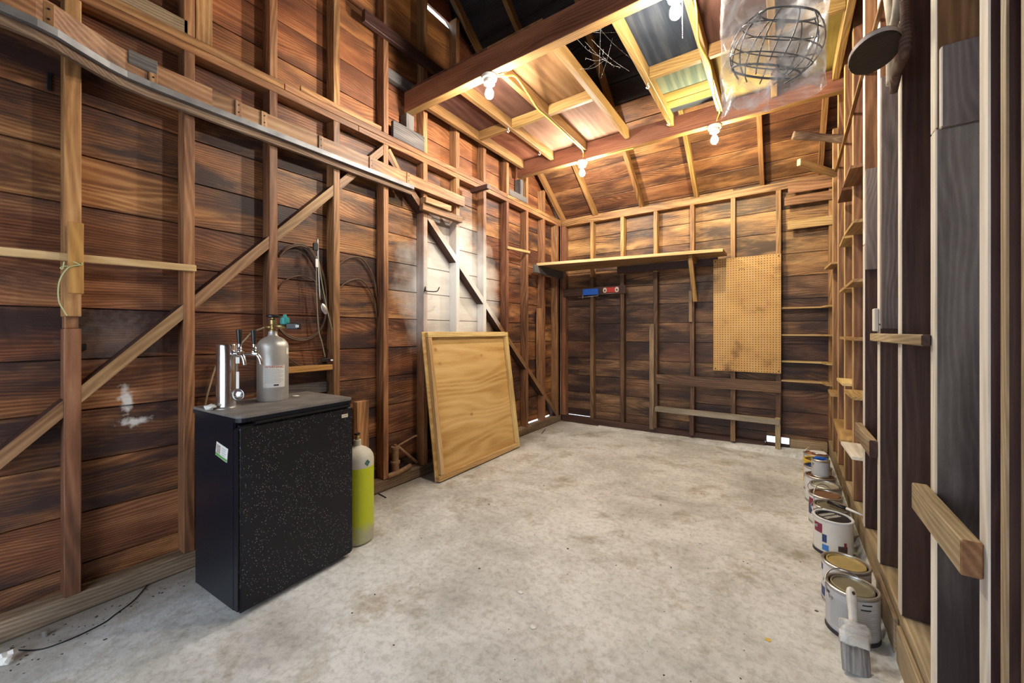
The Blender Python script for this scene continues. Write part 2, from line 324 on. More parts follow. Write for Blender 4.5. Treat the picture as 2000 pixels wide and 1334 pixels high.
def concrete():
    m, nt, out = new_mat('worn_concrete')
    p = N(nt, 'ShaderNodeBsdfPrincipled')
    geo = N(nt, 'ShaderNodeNewGeometry'); pos = geo.outputs['Position']
    def noise(scale, detail=5, dist=0.0, r=0.6):
        n = N(nt, 'ShaderNodeTexNoise'); n.inputs['Scale'].default_value = scale; n.inputs['Detail'].default_value = detail
        n.inputs['Distortion'].default_value = dist; n.inputs['Roughness'].default_value = r
        L(nt, pos, n.inputs['Vector']); return n.outputs['Fac']
    def ramp(x, stops):
        r = N(nt, 'ShaderNodeValToRGB'); e = r.color_ramp.elements
        e[0].position, e[0].color = stops[0][0], c4(stops[0][1])
        e[1].position, e[1].color = stops[-1][0], c4(stops[-1][1])
        for s in stops[1:-1]:
            k = e.new(s[0]); k.color = c4(s[1])
        L(nt, x, r.inputs[0]); return r.outputs[0]
    base = ramp(noise(1.5, 10, 0.25, 0.68), [(0.30, (0.37, 0.36, 0.34)), (0.44, (0.55, 0.55, 0.535)), (0.56, (0.70, 0.705, 0.70)), (0.75, (0.82, 0.825, 0.83))])
    st = ramp(noise(2.9, 9, 0.3, 0.70), [(0.53, (1, 1, 1)), (0.66, (0.66, 0.60, 0.51))])
    mx = N(nt, 'ShaderNodeMix', data_type='RGBA', blend_type='MULTIPLY'); mx.inputs[0].default_value = 1.0
    L(nt, base, mx.inputs[6]); L(nt, st, mx.inputs[7])
    fine = ramp(noise(30, 8, 0.3, 0.75), [(0.36, (0.66, 0.65, 0.63)), (0.54, (1, 1, 1))])
    m2 = N(nt, 'ShaderNodeMix', data_type='RGBA', blend_type='MULTIPLY'); m2.inputs[0].default_value = 0.8
    L(nt, mx.outputs[2], m2.inputs[6]); L(nt, fine, m2.inputs[7])
    # dark drops
    vo = N(nt, 'ShaderNodeTexVoronoi'); vo.inputs['Scale'].default_value = 7.0; L(nt, pos, vo.inputs['Vector'])
    sepc = N(nt, 'ShaderNodeSeparateColor'); L(nt, vo.outputs['Color'], sepc.inputs[0])
    drop = math_node(nt, 'MULTIPLY', math_node(nt, 'LESS_THAN', vo.outputs['Distance'], 0.055), math_node(nt, 'GREATER_THAN', sepc.outputs[0], 0.72))
    m3 = N(nt, 'ShaderNodeMix', data_type='RGBA'); L(nt, drop, m3.inputs[0])
    L(nt, m2.outputs[2], m3.inputs[6]); m3.inputs[7].default_value = (0.10, 0.08, 0.075, 1)
    # dirt strip along the left wall
    sep = N(nt, 'ShaderNodeSeparateXYZ'); L(nt, pos, sep.inputs[0])
    dl = math_node(nt, 'ADD', math_node(nt, 'SUBTRACT', sep.outputs[0], XL), math_node(nt, 'MULTIPLY', math_node(nt, 'SUBTRACT', noise(6, 5), 0.5), 0.30))
    mr = N(nt, 'ShaderNodeMapRange'); mr.inputs['From Min'].default_value = 0.30; mr.inputs['From Max'].default_value = 0.02
    L(nt, dl, mr.inputs['Value'])
    m4 = N(nt, 'ShaderNodeMix', data_type='RGBA'); L(nt, math_node(nt, 'MULTIPLY', mr.outputs[0], 0.75), m4.inputs[0])
    L(nt, m3.outputs[2], m4.inputs[6]); m4.inputs[7].default_value = (0.20, 0.15, 0.105, 1)
    L(nt, m4.outputs[2], p.inputs['Base Color'])
    p.inputs['Roughness'].default_value = 0.72; p.inputs['Specular IOR Level'].default_value = 0.3
    b = N(nt, 'ShaderNodeBump'); b.inputs['Strength'].default_value = 0.35; b.inputs['Distance'].default_value = 0.006
    L(nt, noise(22, 8, 0.5, 0.7), b.inputs['Height']); L(nt, b.outputs[0], p.inputs['Normal'])
    L(nt, p.outputs[0], out.inputs[0]); return m
M['concrete'] = concrete()

def pegboard_mat(w, h):
    m, nt, out = new_mat('brown_pegboard')
    p = N(nt, 'ShaderNodeBsdfPrincipled'); p.inputs['Roughness'].default_value = 0.55
    tc = N(nt, 'ShaderNodeTexCoord'); sep = N(nt, 'ShaderNodeSeparateXYZ'); L(nt, tc.outputs['Object'], sep.inputs[0])
    pitch = 0.0258
    def cell(o):
        return math_node(nt, 'SUBTRACT', math_node(nt, 'FRACT', math_node(nt, 'ADD', math_node(nt, 'DIVIDE', o, pitch), 100.0)), 0.5)
    a, b = cell(sep.outputs[0]), cell(sep.outputs[1])
    d = math_node(nt, 'SQRT', math_node(nt, 'ADD', math_node(nt, 'MULTIPLY', a, a), math_node(nt, 'MULTIPLY', b, b)))
    hole = math_node(nt, 'LESS_THAN', d, 0.19)
    n = N(nt, 'ShaderNodeTexNoise'); n.inputs['Scale'].default_value = 3.5; n.inputs['Detail'].default_value = 4
    L(nt, tc.outputs['Object'], n.inputs['Vector'])
    r = N(nt, 'ShaderNodeValToRGB'); e = r.color_ramp.elements
    e[0].position, e[0].color = 0.30, (0.20, 0.095, 0.025, 1); e[1].position, e[1].color = 0.62, (0.58, 0.345, 0.115, 1)
    k = e.new(0.42); k.color = (0.50, 0.28, 0.085, 1)
    L(nt, n.outputs['Fac'], r.inputs[0])
    mx = N(nt, 'ShaderNodeMix', data_type='RGBA'); L(nt, hole, mx.inputs[0]); L(nt, r.outputs[0], mx.inputs[6]); mx.inputs[7].default_value = (0.03, 0.015, 0.006, 1)
    L(nt, mx.outputs[2], p.inputs['Base Color']); L(nt, p.outputs[0], out.inputs[0]); return m
M['pegboard'] = pegboard_mat(0.62, 1.24)

def bag_mat():
    m, nt, out = new_mat('clear_plastic_film')
    p = N(nt, 'ShaderNodeBsdfPrincipled')
    p.inputs['Base Color'].default_value = (0.92, 0.92, 0.92, 1); p.inputs['Roughness'].default_value = 0.12
    p.inputs['Specular IOR Level'].default_value = 0.8
    t = N(nt, 'ShaderNodeBsdfTransparent'); t.inputs[0].default_value = (0.96, 0.96, 0.96, 1)
    tc = N(nt, 'ShaderNodeTexCoord')
    n = N(nt, 'ShaderNodeTexNoise'); n.inputs['Scale'].default_value = 8; n.inputs['Detail'].default_value = 5; n.inputs['Distortion'].default_value = 1.2
    L(nt, tc.outputs['Object'], n.inputs['Vector'])
    b = N(nt, 'ShaderNodeBump'); b.inputs['Strength'].default_value = 0.6; b.inputs['Distance'].default_value = 0.012
    L(nt, n.outputs['Fac'], b.inputs['Height']); L(nt, b.outputs[0], p.inputs['Normal'])
    mr = N(nt, 'ShaderNodeMapRange'); mr.inputs['From Min'].default_value = 0.48; mr.inputs['From Max'].default_value = 0.72
    mr.inputs['To Min'].default_value = 0.15; mr.inputs['To Max'].default_value = 0.75
    L(nt, n.outputs['Fac'], mr.inputs['Value'])
    mx = N(nt, 'ShaderNodeMixShader'); L(nt, mr.outputs[0], mx.inputs[0]); L(nt, t.outputs[0], mx.inputs[1]); L(nt, p.outputs[0], mx.inputs[2])
    L(nt, mx.outputs[0], out.inputs[0]); return m
M['bag'] = bag_mat()

# ------------------------------------------------------------------ mesh helpers
def link(name, me, mats, parent=None, matrix=None):
    o = bpy.data.objects.new(name, me)
    COL.objects.link(o)
    if not isinstance(mats, (list, tuple)): mats = [mats]
    for m in mats: me.materials.append(m)
    if parent is not None:
        o.parent = parent
        o.matrix_parent_inverse = Matrix.Identity(4)
        if matrix is not None:
            o.matrix_basis = parent_world(parent).inverted() @ matrix
    elif matrix is not None:
        o.matrix_basis = matrix
    return o
def parent_world(p):
    m = p.matrix_basis.copy()
    while p.parent is not None:
        p = p.parent; m = p.matrix_basis @ m
    return m
def empty(name, loc=(0, 0, 0), rz=0.0):
    o = bpy.data.objects.new(name, None); COL.objects.link(o)
    o.empty_display_size = 0.1
    o.matrix_basis = Matrix.Translation(V(loc)) @ Matrix.Rotation(rz, 4, 'Z')
    return o
def tag(o, label=None, cat=None, group=None, kind=None):
    if label: o['label'] = label
    if cat: o['category'] = cat
    if group: o['group'] = group
    if kind: o['kind'] = kind
    return o
def mesh(name, vs, fs, smooth=False):
    me = bpy.data.meshes.new(name); me.from_pydata([tuple(v) for v in vs], [], fs); me.update()
    if smooth:
        for p in me.polygons: p.use_smooth = True
    return me
def fix_normals(me):
    bm = bmesh.new(); bm.from_mesh(me); bmesh.ops.recalc_face_normals(bm, faces=bm.faces); bm.to_mesh(me); bm.free()

def box_mesh(L_, W, T, bev=0.003, name='board'):
    x, y, z = L_ / 2, W / 2, T / 2
    bev = min(bev, x * 0.4, y * 0.4, z * 0.4)
    bm = bmesh.new()
    bmesh.ops.create_cube(bm, size=1.0)
    bmesh.ops.scale(bm, vec=(L_, W, T), verts=bm.verts)
    if bev > 0:
        bmesh.ops.bevel(bm, geom=list(bm.edges), offset=bev, segments=1, affect='EDGES')
    me = bpy.data.meshes.new(name); bm.to_mesh(me); bm.free(); return me
def axes_matrix(c, ax, ay):
    ax = V(ax).normalized(); ay = V(ay); ay = (ay - ax * ay.dot(ax)).normalized(); az = ax.cross(ay)
    m = Matrix.Identity(4)
    for i in range(3):
        m[i][0], m[i][1], m[i][2], m[i][3] = ax[i], ay[i], az[i], c[i]
    return m
def board(name, c, Ln, W, T, ax, ay, mat, parent=None, bev=0.003, pale=None):
    """a board: length along ax, width along ay; pale=(axis vector, material) gives faces towards that vector another material"""
    me = box_mesh(Ln, W, T, bev)
    mtx = axes_matrix(c, ax, ay)
    mats = [mat]
    o = link(name, me, mats, parent, mtx)
    if pale:
        me.materials.append(pale[1])
        r = mtx.to_3x3()
        for p in me.polygons:
            if (r @ p.normal).dot(V(pale[0])) > 0.6: p.material_index = 1
    return o
def span(name, p0, p1, W, T, ay, mat, parent=None, **kw):
    p0, p1 = V(p0), V(p1)
    return board(name, (p0 + p1) / 2, (p1 - p0).length, W, T, p1 - p0, ay, mat, parent, **kw)
def bx(name, x0, x1, y0, y1, z0, z1, mat, parent=None, bev=0.003, pale=None):
    """axis aligned board, grain along its longest side"""
    d = [x1 - x0, y1 - y0, z1 - z0]; c = ((x0 + x1) / 2, (y0 + y1) / 2, (z0 + z1) / 2)
    E = [V((1, 0, 0)), V((0, 1, 0)), V((0, 0, 1))]
    i = max(range(3), key=lambda k: d[k]); j = max([k for k in range(3) if k != i], key=lambda k: d[k]); k = 3 - i - j
    return board(name, c, d[i], d[j], d[k], E[i], E[j], mat, parent, bev, pale)
def prism(name, pts, h, mat, parent=None, matrix=None):
    """polygon in local XY extruded to z=h"""
    n = len(pts)
    vs = [(p[0], p[1], 0) for p in pts] + [(p[0], p[1], h) for p in pts]
    fs = [list(range(n))[::-1], list(range(n, 2 * n))] + [[i, (i + 1) % n, n + (i + 1) % n, n + i] for i in range(n)]
    me = mesh(name, vs, fs); fix_normals(me)
    return link(name, me, mat, parent, matrix)
def lathe_mesh(prof, seg=28, smooth=True):
    vs, fs = [], []
    for (r, z) in prof:
        for i in range(seg):
            a = 2 * math.pi * i / seg; vs.append((r * math.cos(a), r * math.sin(a), z))
    for j in range(len(prof) - 1):
        for i in range(seg):
            k = (i + 1) % seg
            fs.append([j * seg + i, j * seg + k, (j + 1) * seg + k, (j + 1) * seg + i])
    if prof[0][0] > 1e-6: fs.append(list(range(seg))[::-1])
    if prof[-1][0] > 1e-6: fs.append([(len(prof) - 1) * seg + i for i in range(seg)])
    me = mesh('lathe', vs, fs)
    bm = bmesh.new(); bm.from_mesh(me); bmesh.ops.remove_doubles(bm, verts=bm.verts, dist=1e-5)
    bmesh.ops.recalc_face_normals(bm, faces=bm.faces)
    for f in bm.faces: f.smooth = smooth
    for e in bm.edges:
        if len(e.link_faces) == 2 and e.calc_face_angle() > 0.7: e.smooth = False
    bm.to_mesh(me); bm.free()
    return me
def lathe(name, prof, mat, parent=None, matrix=None, seg=28):
    return link(name, lathe_mesh(prof, seg), mat, parent, matrix)
def smooth_path(pts, n=8):
    pts = [V(p) for p in pts]
    if len(pts) < 3: return pts
    out = []
    P = [pts[0] * 2 - pts[1]] + pts + [pts[-1] * 2 - pts[-2]]
    for i in range(1, len(P) - 2):
        a, b, c, d = P[i - 1], P[i], P[i + 1], P[i + 2]
        for k in range(n):
            t = k / n
            out.append(0.5 * ((2 * b) + (c - a) * t + (2 * a - 5 * b + 4 * c - d) * t * t + (3 * b - a - 3 * c + d) * t ** 3))
    out.append(pts[-1]); return out
def tube_data(pts, r, seg=6, closed=False, vs=None, fs=None):
    if vs is None: vs, fs = [], []
    n = len(pts); base = len(vs); nrm = None
    rad = r if callable(r) else (lambda t: r)
    for i, p in enumerate(pts):
        if closed: t = (pts[(i + 1) % n] - pts[i - 1]).normalized()
        else: t = (pts[min(i + 1, n - 1)] - pts[max(i - 1, 0)]).normalized()
        if nrm is None:
            nrm = t.orthogonal().normalized()
        nrm = (nrm - t * nrm.dot(t)).normalized(); bn = t.cross(nrm)
        rr = rad(i / max(1, n - 1))
        for k in range(seg):
            a = 2 * math.pi * k / seg
            vs.append(p + (nrm * math.cos(a) + bn * math.sin(a)) * rr)
    m = n if closed else n - 1
    for i in range(m):
        for k in range(seg):
            k2 = (k + 1) % seg; j = (i + 1) % n
            fs.append([base + i * seg + k, base + i * seg + k2, base + j * seg + k2, base + j * seg + k])
    if not closed:
        fs.append([base + k for k in range(seg)][::-1]); fs.append([base + (n - 1) * seg + k for k in range(seg)])
    return vs, fs
def tube(name, pts, r, mat, parent=None, seg=7, n=8, matrix=None, closed=False, raw=False):
    P = [V(p) for p in pts] if raw else smooth_path(pts, n)
    vs, fs = tube_data(P, r, seg, closed)
    me = mesh(name, vs, fs, True); fix_normals(me)
    if matrix is None and parent is not None: matrix = Matrix.Identity(4)
    return link(name, me, mat, parent, matrix)
def text_mesh(body, size):
    cu = bpy.data.curves.new('txt', 'FONT'); cu.body = body; cu.size = size; cu.align_x = 'CENTER'; cu.align_y = 'CENTER'; cu.extrude = 0.0003
    o = bpy.data.objects.new('txt', cu); COL.objects.link(o)
    dg = bpy.context.evaluated_depsgraph_get()
    me = bpy.data.meshes.new_from_object(o.evaluated_get(dg))
    bpy.data.objects.remove(o); me.materials.clear(); return me
X_, Y_, Z_ = V((1, 0, 0)), V((0, 1, 0)), V((0, 0, 1))

# ------------------------------------------------------------------ structure: sheathing planks
ROW0, PITCH = 1.121 - 5 * 0.235, 0.235          # the joints between boards fall on ROW0 + k*PITCH
def plank_mesh(s0, s1, z0, z1, f0=None, f1=None, lip=True):
    """shiplap board; local x along the wall, y outward, z up. f0/f1 give the cut ends as functions of z"""
    g = 0.0075; t = 0.021; zc = (z0 + z1) / 2; scn = (s0 + s1) / 2
    prof = [(0, z0 + g / 2), (0.0025, z0 + g / 2 - 0.0), (0.013, z0 + g / 2), (0.013, z0 + 0.012), (t, z0 + 0.012), (t, z1 + 0.011), (0.0145, z1 + 0.011), (0.0145, z1 - g / 2), (0, z1 - g / 2)]
    prof = [prof[0]] + prof[2:]
    if not lip: prof = [(0, z0), (t, z0), (t, z1 + 0.011), (0.0145, z1 + 0.011), (0.0145, z1 - g / 2), (0, z1 - g / 2)]
    n = len(prof); vs = []
    for end, fn in ((s0, f0), (s1, f1)):
        for (d, z) in prof: vs.append(((fn(z) if fn else end) - scn, d, z - zc))
    fs = [list(range(n))[::-1], list(range(n, 2 * n))] + [[i, (i + 1) % n, n + (i + 1) % n, n + i] for i in range(n)]
    me = mesh('plank', vs, fs); fix_normals(me)
    return me, scn, zc
def wall_frame(name, origin, ang):
    o = empty(name, origin, ang); tag(o, kind='structure'); return o

wall_left = wall_frame('wall_left', (XLS, 0, 0), math.pi / 2)       # s = Y
wall_back = wall_frame('wall_back', (0, YBS, 0), 0)                 # s = X
wall_right = wall_frame('wall_right', (XRS, 0, 0), -math.pi / 2)    # s = -Y
wall_front = wall_frame('wall_front', (0, YFS, 0), math.pi)         # s = -X

def add_plank(wall, s0, s1, z0, z1, mat, f0=None, f1=None, lip=True):
    me, scn, zc = plank_mesh(s0, s1, z0, z1, f0, f1, lip)
    return link('plank', me, mat, wall, parent_world(wall) @ Matrix.Translation((scn, 0, zc)))

def gable(wall, sgn, mat_low, mat_high, joints, skip=None):
    """side wall boards, clipped by the roof; sgn=+1 when s=+Y, -1 when s=-Y"""
    rng = random.Random(3 if sgn > 0 else 5)
    k = 0
    while True:
        z0 = ROW0 + k * PITCH; z1 = z0 + PITCH
        if z0 > zroof(YRIDGE) - 0.08: break
        ylo, yhi = YFS - 0.02, YBS + 0.02
        def hi(z): return min(YBS + 0.02, YRIDGE + (zroof(YRIDGE) - z) / SLOPE + 0.15)
        def lo(z): return max(YFS - 0.02, YRIDGE - (zroof(YRIDGE) - z) / SLOPE - 0.15)
        cuts = sorted(rng.sample(joints, 2))
        a, b = lo(z1), hi(z1)
        segs = [None] + [c for c in cuts if a + 0.3 < c < b - 0.3] + [None]
        for i in range(len(segs) - 1):
            y0 = segs[i]; y1 = segs[i + 1]
            f0 = (lambda z: lo(z)) if y0 is None else None
            f1 = (lambda z: hi(z)) if y1 is None else None
            m = mat_high if z0 > ZP - 0.05 else mat_low
            Y0 = lo(z0) if y0 is None else y0 + 0.0015; Y1 = hi(z0) if y1 is None else y1 - 0.0015
            pieces = [(Y0, Y1, f0, f1, z0, True)]
            if skip: pieces = skip(k, pieces)
            for (p0, p1, g0, g1, zz, lip) in pieces:
                if sgn > 0: add_plank(wall, p0, p1, zz, z1, m, g0, g1, lip)
                else:
                    G0 = (lambda z, g=g1: -g(z)) if g1 else None
                    G1 = (lambda z, g=g0: -g(z)) if g0 else None
                    add_plank(wall, -p1, -p0, zz, z1, m, G0, G1, lip)
        k += 1
SJ = [0.289 + 0.4125 * k + 0.025 for k in range(-3, 12)]            # stud centres on the left wall
def split_piece(pc, ya, yb, zz):
    out = []
    for (p0, p1, g0, g1, z, lip) in pc:
        if p0 < ya and p1 > yb:
            out += [(p0, ya, g0, None, z, lip), (ya, yb, None, None, zz, False), (yb, p1, None, g1, z, lip)]
        else: out.append((p0, p1, g0, g1, z, lip))
    return out
def skip_left(k, pc):
    if k == 0:      # daylight shows under the lowest board near the back corner
        return split_piece([(a, b, c, d, 0.0, False) for (a, b, c, d, z, l) in pc], 4.16, 4.76, 0.107)
    if k == 18: return split_piece(pc, 2.46, 2.83, ROW0 + 18 * PITCH + 0.055)
    return pc
gable(wall_left, +1, M['plank_left'], M['plank_gable'], SJ[2:13], skip_left)
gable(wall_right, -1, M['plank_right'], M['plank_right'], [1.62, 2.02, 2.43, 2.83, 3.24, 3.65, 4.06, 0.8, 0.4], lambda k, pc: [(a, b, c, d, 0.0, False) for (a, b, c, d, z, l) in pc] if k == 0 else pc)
rng = random.Random(11)
for k in range(13):
    z0 = ROW0 + k * PITCH; z1 = min(z0 + PITCH, ZEAVE + 0.04)
    if z1 - z0 < 0.05: break
    cuts = sorted(rng.sample([-2.11, -1.70, -1.285, -0.88, -0.46, -0.04], 1 + (k % 2)))
    e = [XLS - 0.02] + cuts + [XRS + 0.02]
    for i in range(len(e) - 1):
        a, b = e[i] + 0.0015, e[i + 1] - 0.0015
        if k == 0:
            for (p, q, zz) in ((a, b, 0.0),):
                marks = [p] + [m for m in (-2.5, -2.17, -0.147, 0.05) if p < m < q] + [q]
                for p2, q2 in zip(marks, marks[1:]):
                    mid = (p2 + q2) / 2
                    zb = 0.092 if -2.5 < mid < -2.17 else (0.138 if -0.147 < mid < 0.05 else 0.0)
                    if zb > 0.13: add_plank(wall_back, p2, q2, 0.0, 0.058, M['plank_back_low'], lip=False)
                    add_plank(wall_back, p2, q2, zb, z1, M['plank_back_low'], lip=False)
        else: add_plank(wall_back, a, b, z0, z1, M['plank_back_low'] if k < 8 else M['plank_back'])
# front wall behind the camera: boards around a wide open doorway
DX0, DX1, DZ = -2.25, 0.12, 2.30
for k in range(13):
    z0 = ROW0 + k * PITCH; z1 = min(z0 + PITCH, ZEAVE + 0.04)
    if z1 - z0 < 0.05: break
    if z0 < DZ - 0.1:
        add_plank(wall_front, -(XRS + 0.02), -DX1, max(z0, 0), z1, M['plank_right'], lip=z0 > 0)
        add_plank(wall_front, -DX0, -(XLS - 0.02), max(z0, 0), z1, M['plank_right'], lip=z0 > 0)
    else: add_plank(wall_front, -(XRS + 0.02), -(XLS - 0.02), z0, z1, M['plank_right'])
bx('door_post', DX1, DX1 + 0.09, YF - 0.09, YF, 0, 2.72, M['stud_dark'], wall_front)
bx('door_post', DX0 - 0.09, DX0, YF - 0.09, YF, 0, 2.72, M['stud_dark'], wall_front)
bx('header', DX0 - 0.09, DX1 + 0.09, YF - 0.085, YF - 0.005, 2.30, 2.50, M['stud_dark'], wall_front)

# floor slab and the ground outside
floor_vs, floor_fs = [], []
NX, NY = 24, 48
for j in range(NY + 1):
    for i in range(NX + 1):
        x = XLS - 0.02 + (XRS - XLS + 0.04) * i / NX; y = YFS - 0.02 + (YBS - YFS + 0.04) * j / NY
        floor_vs.append((x, y, 0.0))
for j in range(NY):
    for i in range(NX):
        a = j * (NX + 1) + i; floor_fs.append([a, a + 1, a + NX + 2, a + NX + 1])
fl = tag(link('floor', mesh('floor', floor_vs, floor_fs), M['concrete']), kind='structure')
slab = bx('slab', XLS - 0.02, XRS + 0.02, YFS - 0.02, YBS + 0.02, -0.12, -0.002, M['concrete'], fl, bev=0)
gr = tag(bx('floor_outside', -14, 14, -14, 14, -0.22, -0.125, M['ground'], None, bev=0), kind='structure')

# rough concrete curb along the back and right walls
def curb(name, pts_fn, n, mat, parent):
    vs, fs = [], []
    rg = random.Random(name)
    for i in range(n + 1):
        a, b, h = pts_fn(i / n)
        j = lambda s: (rg.random() - 0.5) * s
        side = (V(b) - V(a))
        vs += [V(a) + side * j(0.25), V(a) + side * (0.35 + j(0.2)) + Z_ * h * (0.75 + j(0.5)), V(a) + side * 0.8 + Z_ * h * (1 + j(0.25)), V(b) + Z_ * h]
    for i in range(n):
        for k in range(3):
            p = i * 4 + k; fs.append([p, p + 4, p + 5, p + 1])
    me = mesh(name, vs, fs); fix_normals(me)
    return link(name, me, mat, parent, Matrix.Identity(4))
curb('curb', lambda t: ((-2.0 + 2.30 * t, YB - 0.10 - 0.05 * t, 0.0), (-2.0 + 2.30 * t, YB + 0.01, 0.0), 0.012 + 0.060 * t * t), 46, M['concrete'], fl)

# ------------------------------------------------------------------ left wall framing
LS = [0.289 + 0.4125 * k for k in range(-3, 12)]
WS = 0.047
def stud_box(name, wall, y0, y1, z0, z1, mat):
    return bx(name, XLS + 0.001, XL, y0, y1, z0, z1, mat, wall)
for i, y in enumerate(LS):
    if abs(y - 0.289) < 0.01:           # the spliced stud: upper piece ends short, lower piece starts beneath it
        stud_box('stud', wall_left, y, y + 0.052, 0.092, 1.262, M['stud_brown'])
        bx('stud', XLS + 0.001, XL - 0.02, y + 0.004, y + 0.046, 1.262, 1.34, M['stud_left'], wall_left)
        stud_box('stud', wall_left, y, y + 0.052, 1.315, ZP, M['stud_left'])
    else:
        stud_box('stud', wall_left, y, y + WS, 0.092, ZP, M['stud_left'] if y < 3.4 else M['stud_brown'])
    if y < 4.6:
        zt = zroof(y + WS) if y > YRIDGE else zroof(y)
        stud_box('gable_stud', wall_left, y, y + WS, ZP + PT, zt - 0.03, M['stud_left'] if i not in (7, 9) else M['stud_brown'])
stud_box('stud', wall_left, 4.775, YB, 0.09, ZP, M['stud_brown'])          # corner post
stud_box('stud', wall_left, LS[4] + 0.05, LS[4] + 0.125, ZP + PT, 3.9, M['stud_left'])
# sill and plate
span('sill_plate', (XLS + SD / 2, YF, 0.047), (XLS + SD / 2, YB, 0.047), 0.088, 0.090, X_, M['sill'], wall_left, bev=0.008)
for a, b in ((YF, 1.72), (1.722, YB)):
    span('top_plate', (XLS + SD / 2, a, ZP + PT * 0.25), (XLS + SD / 2, b, ZP + PT * 0.25), 0.090, PT * 0.5 - 0.002, X_, M['stud_left'], wall_left)
for a, b in ((YF, 1.20), (1.203, 3.6), (3.603, YB)):
    span('top_plate', (XLS + SD / 2, a, ZP + PT * 0.75), (XLS + SD / 2, b, ZP + PT * 0.75), 0.094, PT * 0.5 - 0.001, X_, M['stud_left'], wall_left)
# diagonal bracing cut between the studs
def brace(pA, pB, ys, mat):
    (ya, za), (yb, zb) = pA, pB
    def zz(y): return za + (zb - za) * (y - ya) / (yb - ya)
    edges = []
    for y in ys: edges += [y, y + WS]
    bay = [(ys[i] + WS, ys[i + 1]) for i in range(len(ys) - 1)]
    for (a, b) in bay:
        a2, b2 = max(a, min(ya, yb)), min(b, max(ya, yb))
        if b2 - a2 < 0.05: continue
        hw = 0.026 / math.cos(math.atan((zb - za) / (yb - ya)))
        # parallelogram with vertical cut ends
        vs = []
        c = V(((XLS + XL) / 2, (a2 + b2) / 2, zz((a2 + b2) / 2)))
        ax = V((0, b2 - a2, zz(b2) - zz(a2))).normalized()
        mtx = axes_matrix(c, ax, X_)
        inv = mtx.inverted()
        for x in (XLS + 0.002, XL - 0.003):
            for (y, s) in ((a2 + 0.001, -1), (b2 - 0.001, -1), (b2 - 0.001, 1), (a2 + 0.001, 1)):
                vs.append(inv @ V((x, y, zz(y) + s * hw)))
        me = mesh('brace', vs, [[0, 1, 2, 3], [4, 7, 6, 5], [0, 4, 5, 1], [1, 5, 6, 2], [2, 6, 7, 3], [3, 7, 4, 0]]); fix_normals(me)
        bo = link('brace', me, [mat, M['stud_dark']], wall_left, mtx)
        for pp_ in me.polygons:
            if (mtx.to_3x3() @ pp_.normal).x < 0.5: pp_.material_index = 1
brace((0.10, 0.715), (1.94, 2.668), [-0.3] + LS[3:9], M['brace'])
brace((1.96, 2.668), (4.86, 0.05), LS[7:] + [4.775], M['brace'])
# gable details
bx('rail', XL, XL + 0.04, 1.745, 3.0, 3.53, 3.62, M['stud_dark'], wall_left)
bx('rail', XLS + 0.01, XL - 0.03, 1.99, 2.34, 3.28, 3.36, M['grey_board'], wall_left)
bx('block', XL - 0.03, XL + 0.004, 2.03, 2.36, ZP + PT, ZP + PT + 0.135, M['grey_board'], wall_left)
bx('post', XLS + 0.01, XL + 0.0, 2.165, 2.245, ZP + PT + 0.005, 3.062, M['grey_board'], wall_left)
bx('post', XLS + 0.01, XL + 0.0, 3.87, 3.93, ZP + PT + 0.005, 3.06, M['grey_board'], wall_left)
bx('block', XL - 0.03, XL + 0.003, 3.64, 4.02, ZP + PT, ZP + PT + 0.07, M['grey_board'], wall_left)
bx('strip', XL - 0.03, XL, YF, 0.72, ZP + PT, ZP + PT + 0.07, M['sill'], wall_left)
bx('strip', XL - 0.012, XL + 0.002, 1.30, 1.92, ZP + PT, ZP + PT + 0.035, M['stud_left'], wall_left)
# short knee piece beside the brace, and a stick poking out of the plate
span('brace', (XL - 0.02, 1.99, 2.69), (XL - 0.02, 2.14, 2.50), 0.04, 0.035, X_, M['stud_left'], wall_left)
bx('peg', XL - 0.02, XL + 0.20, 2.985, 3.025, 2.64, 2.685, M['stud_dark'], wall_left)
bx('block', XLS + 0.002, XL - 0.004, LS[6] - 0.36, LS[6] - 0.002, 0.985, 1.022, M['orange_block'], wall_left)
bx('block', XLS + 0.002, XLS + 0.03, LS[6] - 0.36, LS[6] - 0.002, 0.83, 0.90, M['grey_board'], wall_left)
# light batten nailed across two studs, and the orange block over it
pa, pb = onX(0, 492, XL + 0.012), onX(380, 524, XL + 0.012)
span('batten', (XL + 0.0105, 0.02, pa.z), (XL + 0.0105, 0.335 + 0.415, pb.z), 0.034, 0.018, Z_, M['fresh'], wall_left)
bx('block', XL + 0.0205, XL + 0.046, 0.296, 0.342, 1.413, 1.722, M['orange_block'], wall_left)
span('strip', (XL + 0.010, 3.585, onX(984, 482, XL).z), (XL + 0.010, 4.06, onX(1036, 494, XL).z), 0.03, 0.018, Z_, M['shelf_wood'], wall_left)
bx('block', XL - 0.07, XL - 0.01, 4.34, 4.41, 0.5, 1.55, M['stud_brown'], wall_left)

# ------------------------------------------------------------------ back wall framing
BS = [-2.13 + 0.413 * k for k in range(6)]
BM = [M['stud_back']] * 6
for i, x in enumerate(BS):
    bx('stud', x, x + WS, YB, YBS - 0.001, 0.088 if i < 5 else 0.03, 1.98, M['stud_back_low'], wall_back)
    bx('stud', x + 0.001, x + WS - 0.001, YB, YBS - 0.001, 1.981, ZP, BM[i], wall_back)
bx('stud', XL + 0.001, XL + 0.062, YB + 0.001, YBS - 0.001, 0.088, ZP, M['stud_brown'], wall_back)
bx('stud', 0.366, 0.414, YB - 0.0, YBS - 0.001, 0.10, ZP, M['stud_back'], wall_back)
bx('top_plate', XL, XR + 0.09, YB + 0.001, YBS - 0.001, ZP, ZP + PT * 0.9, M['stud_back'], wall_back)
bx('sill_plate', XL, -0.155, YB + 0.001, YBS - 0.001, 0.0, 0.088, M['stud_dark'], wall_back, bev=0.006)
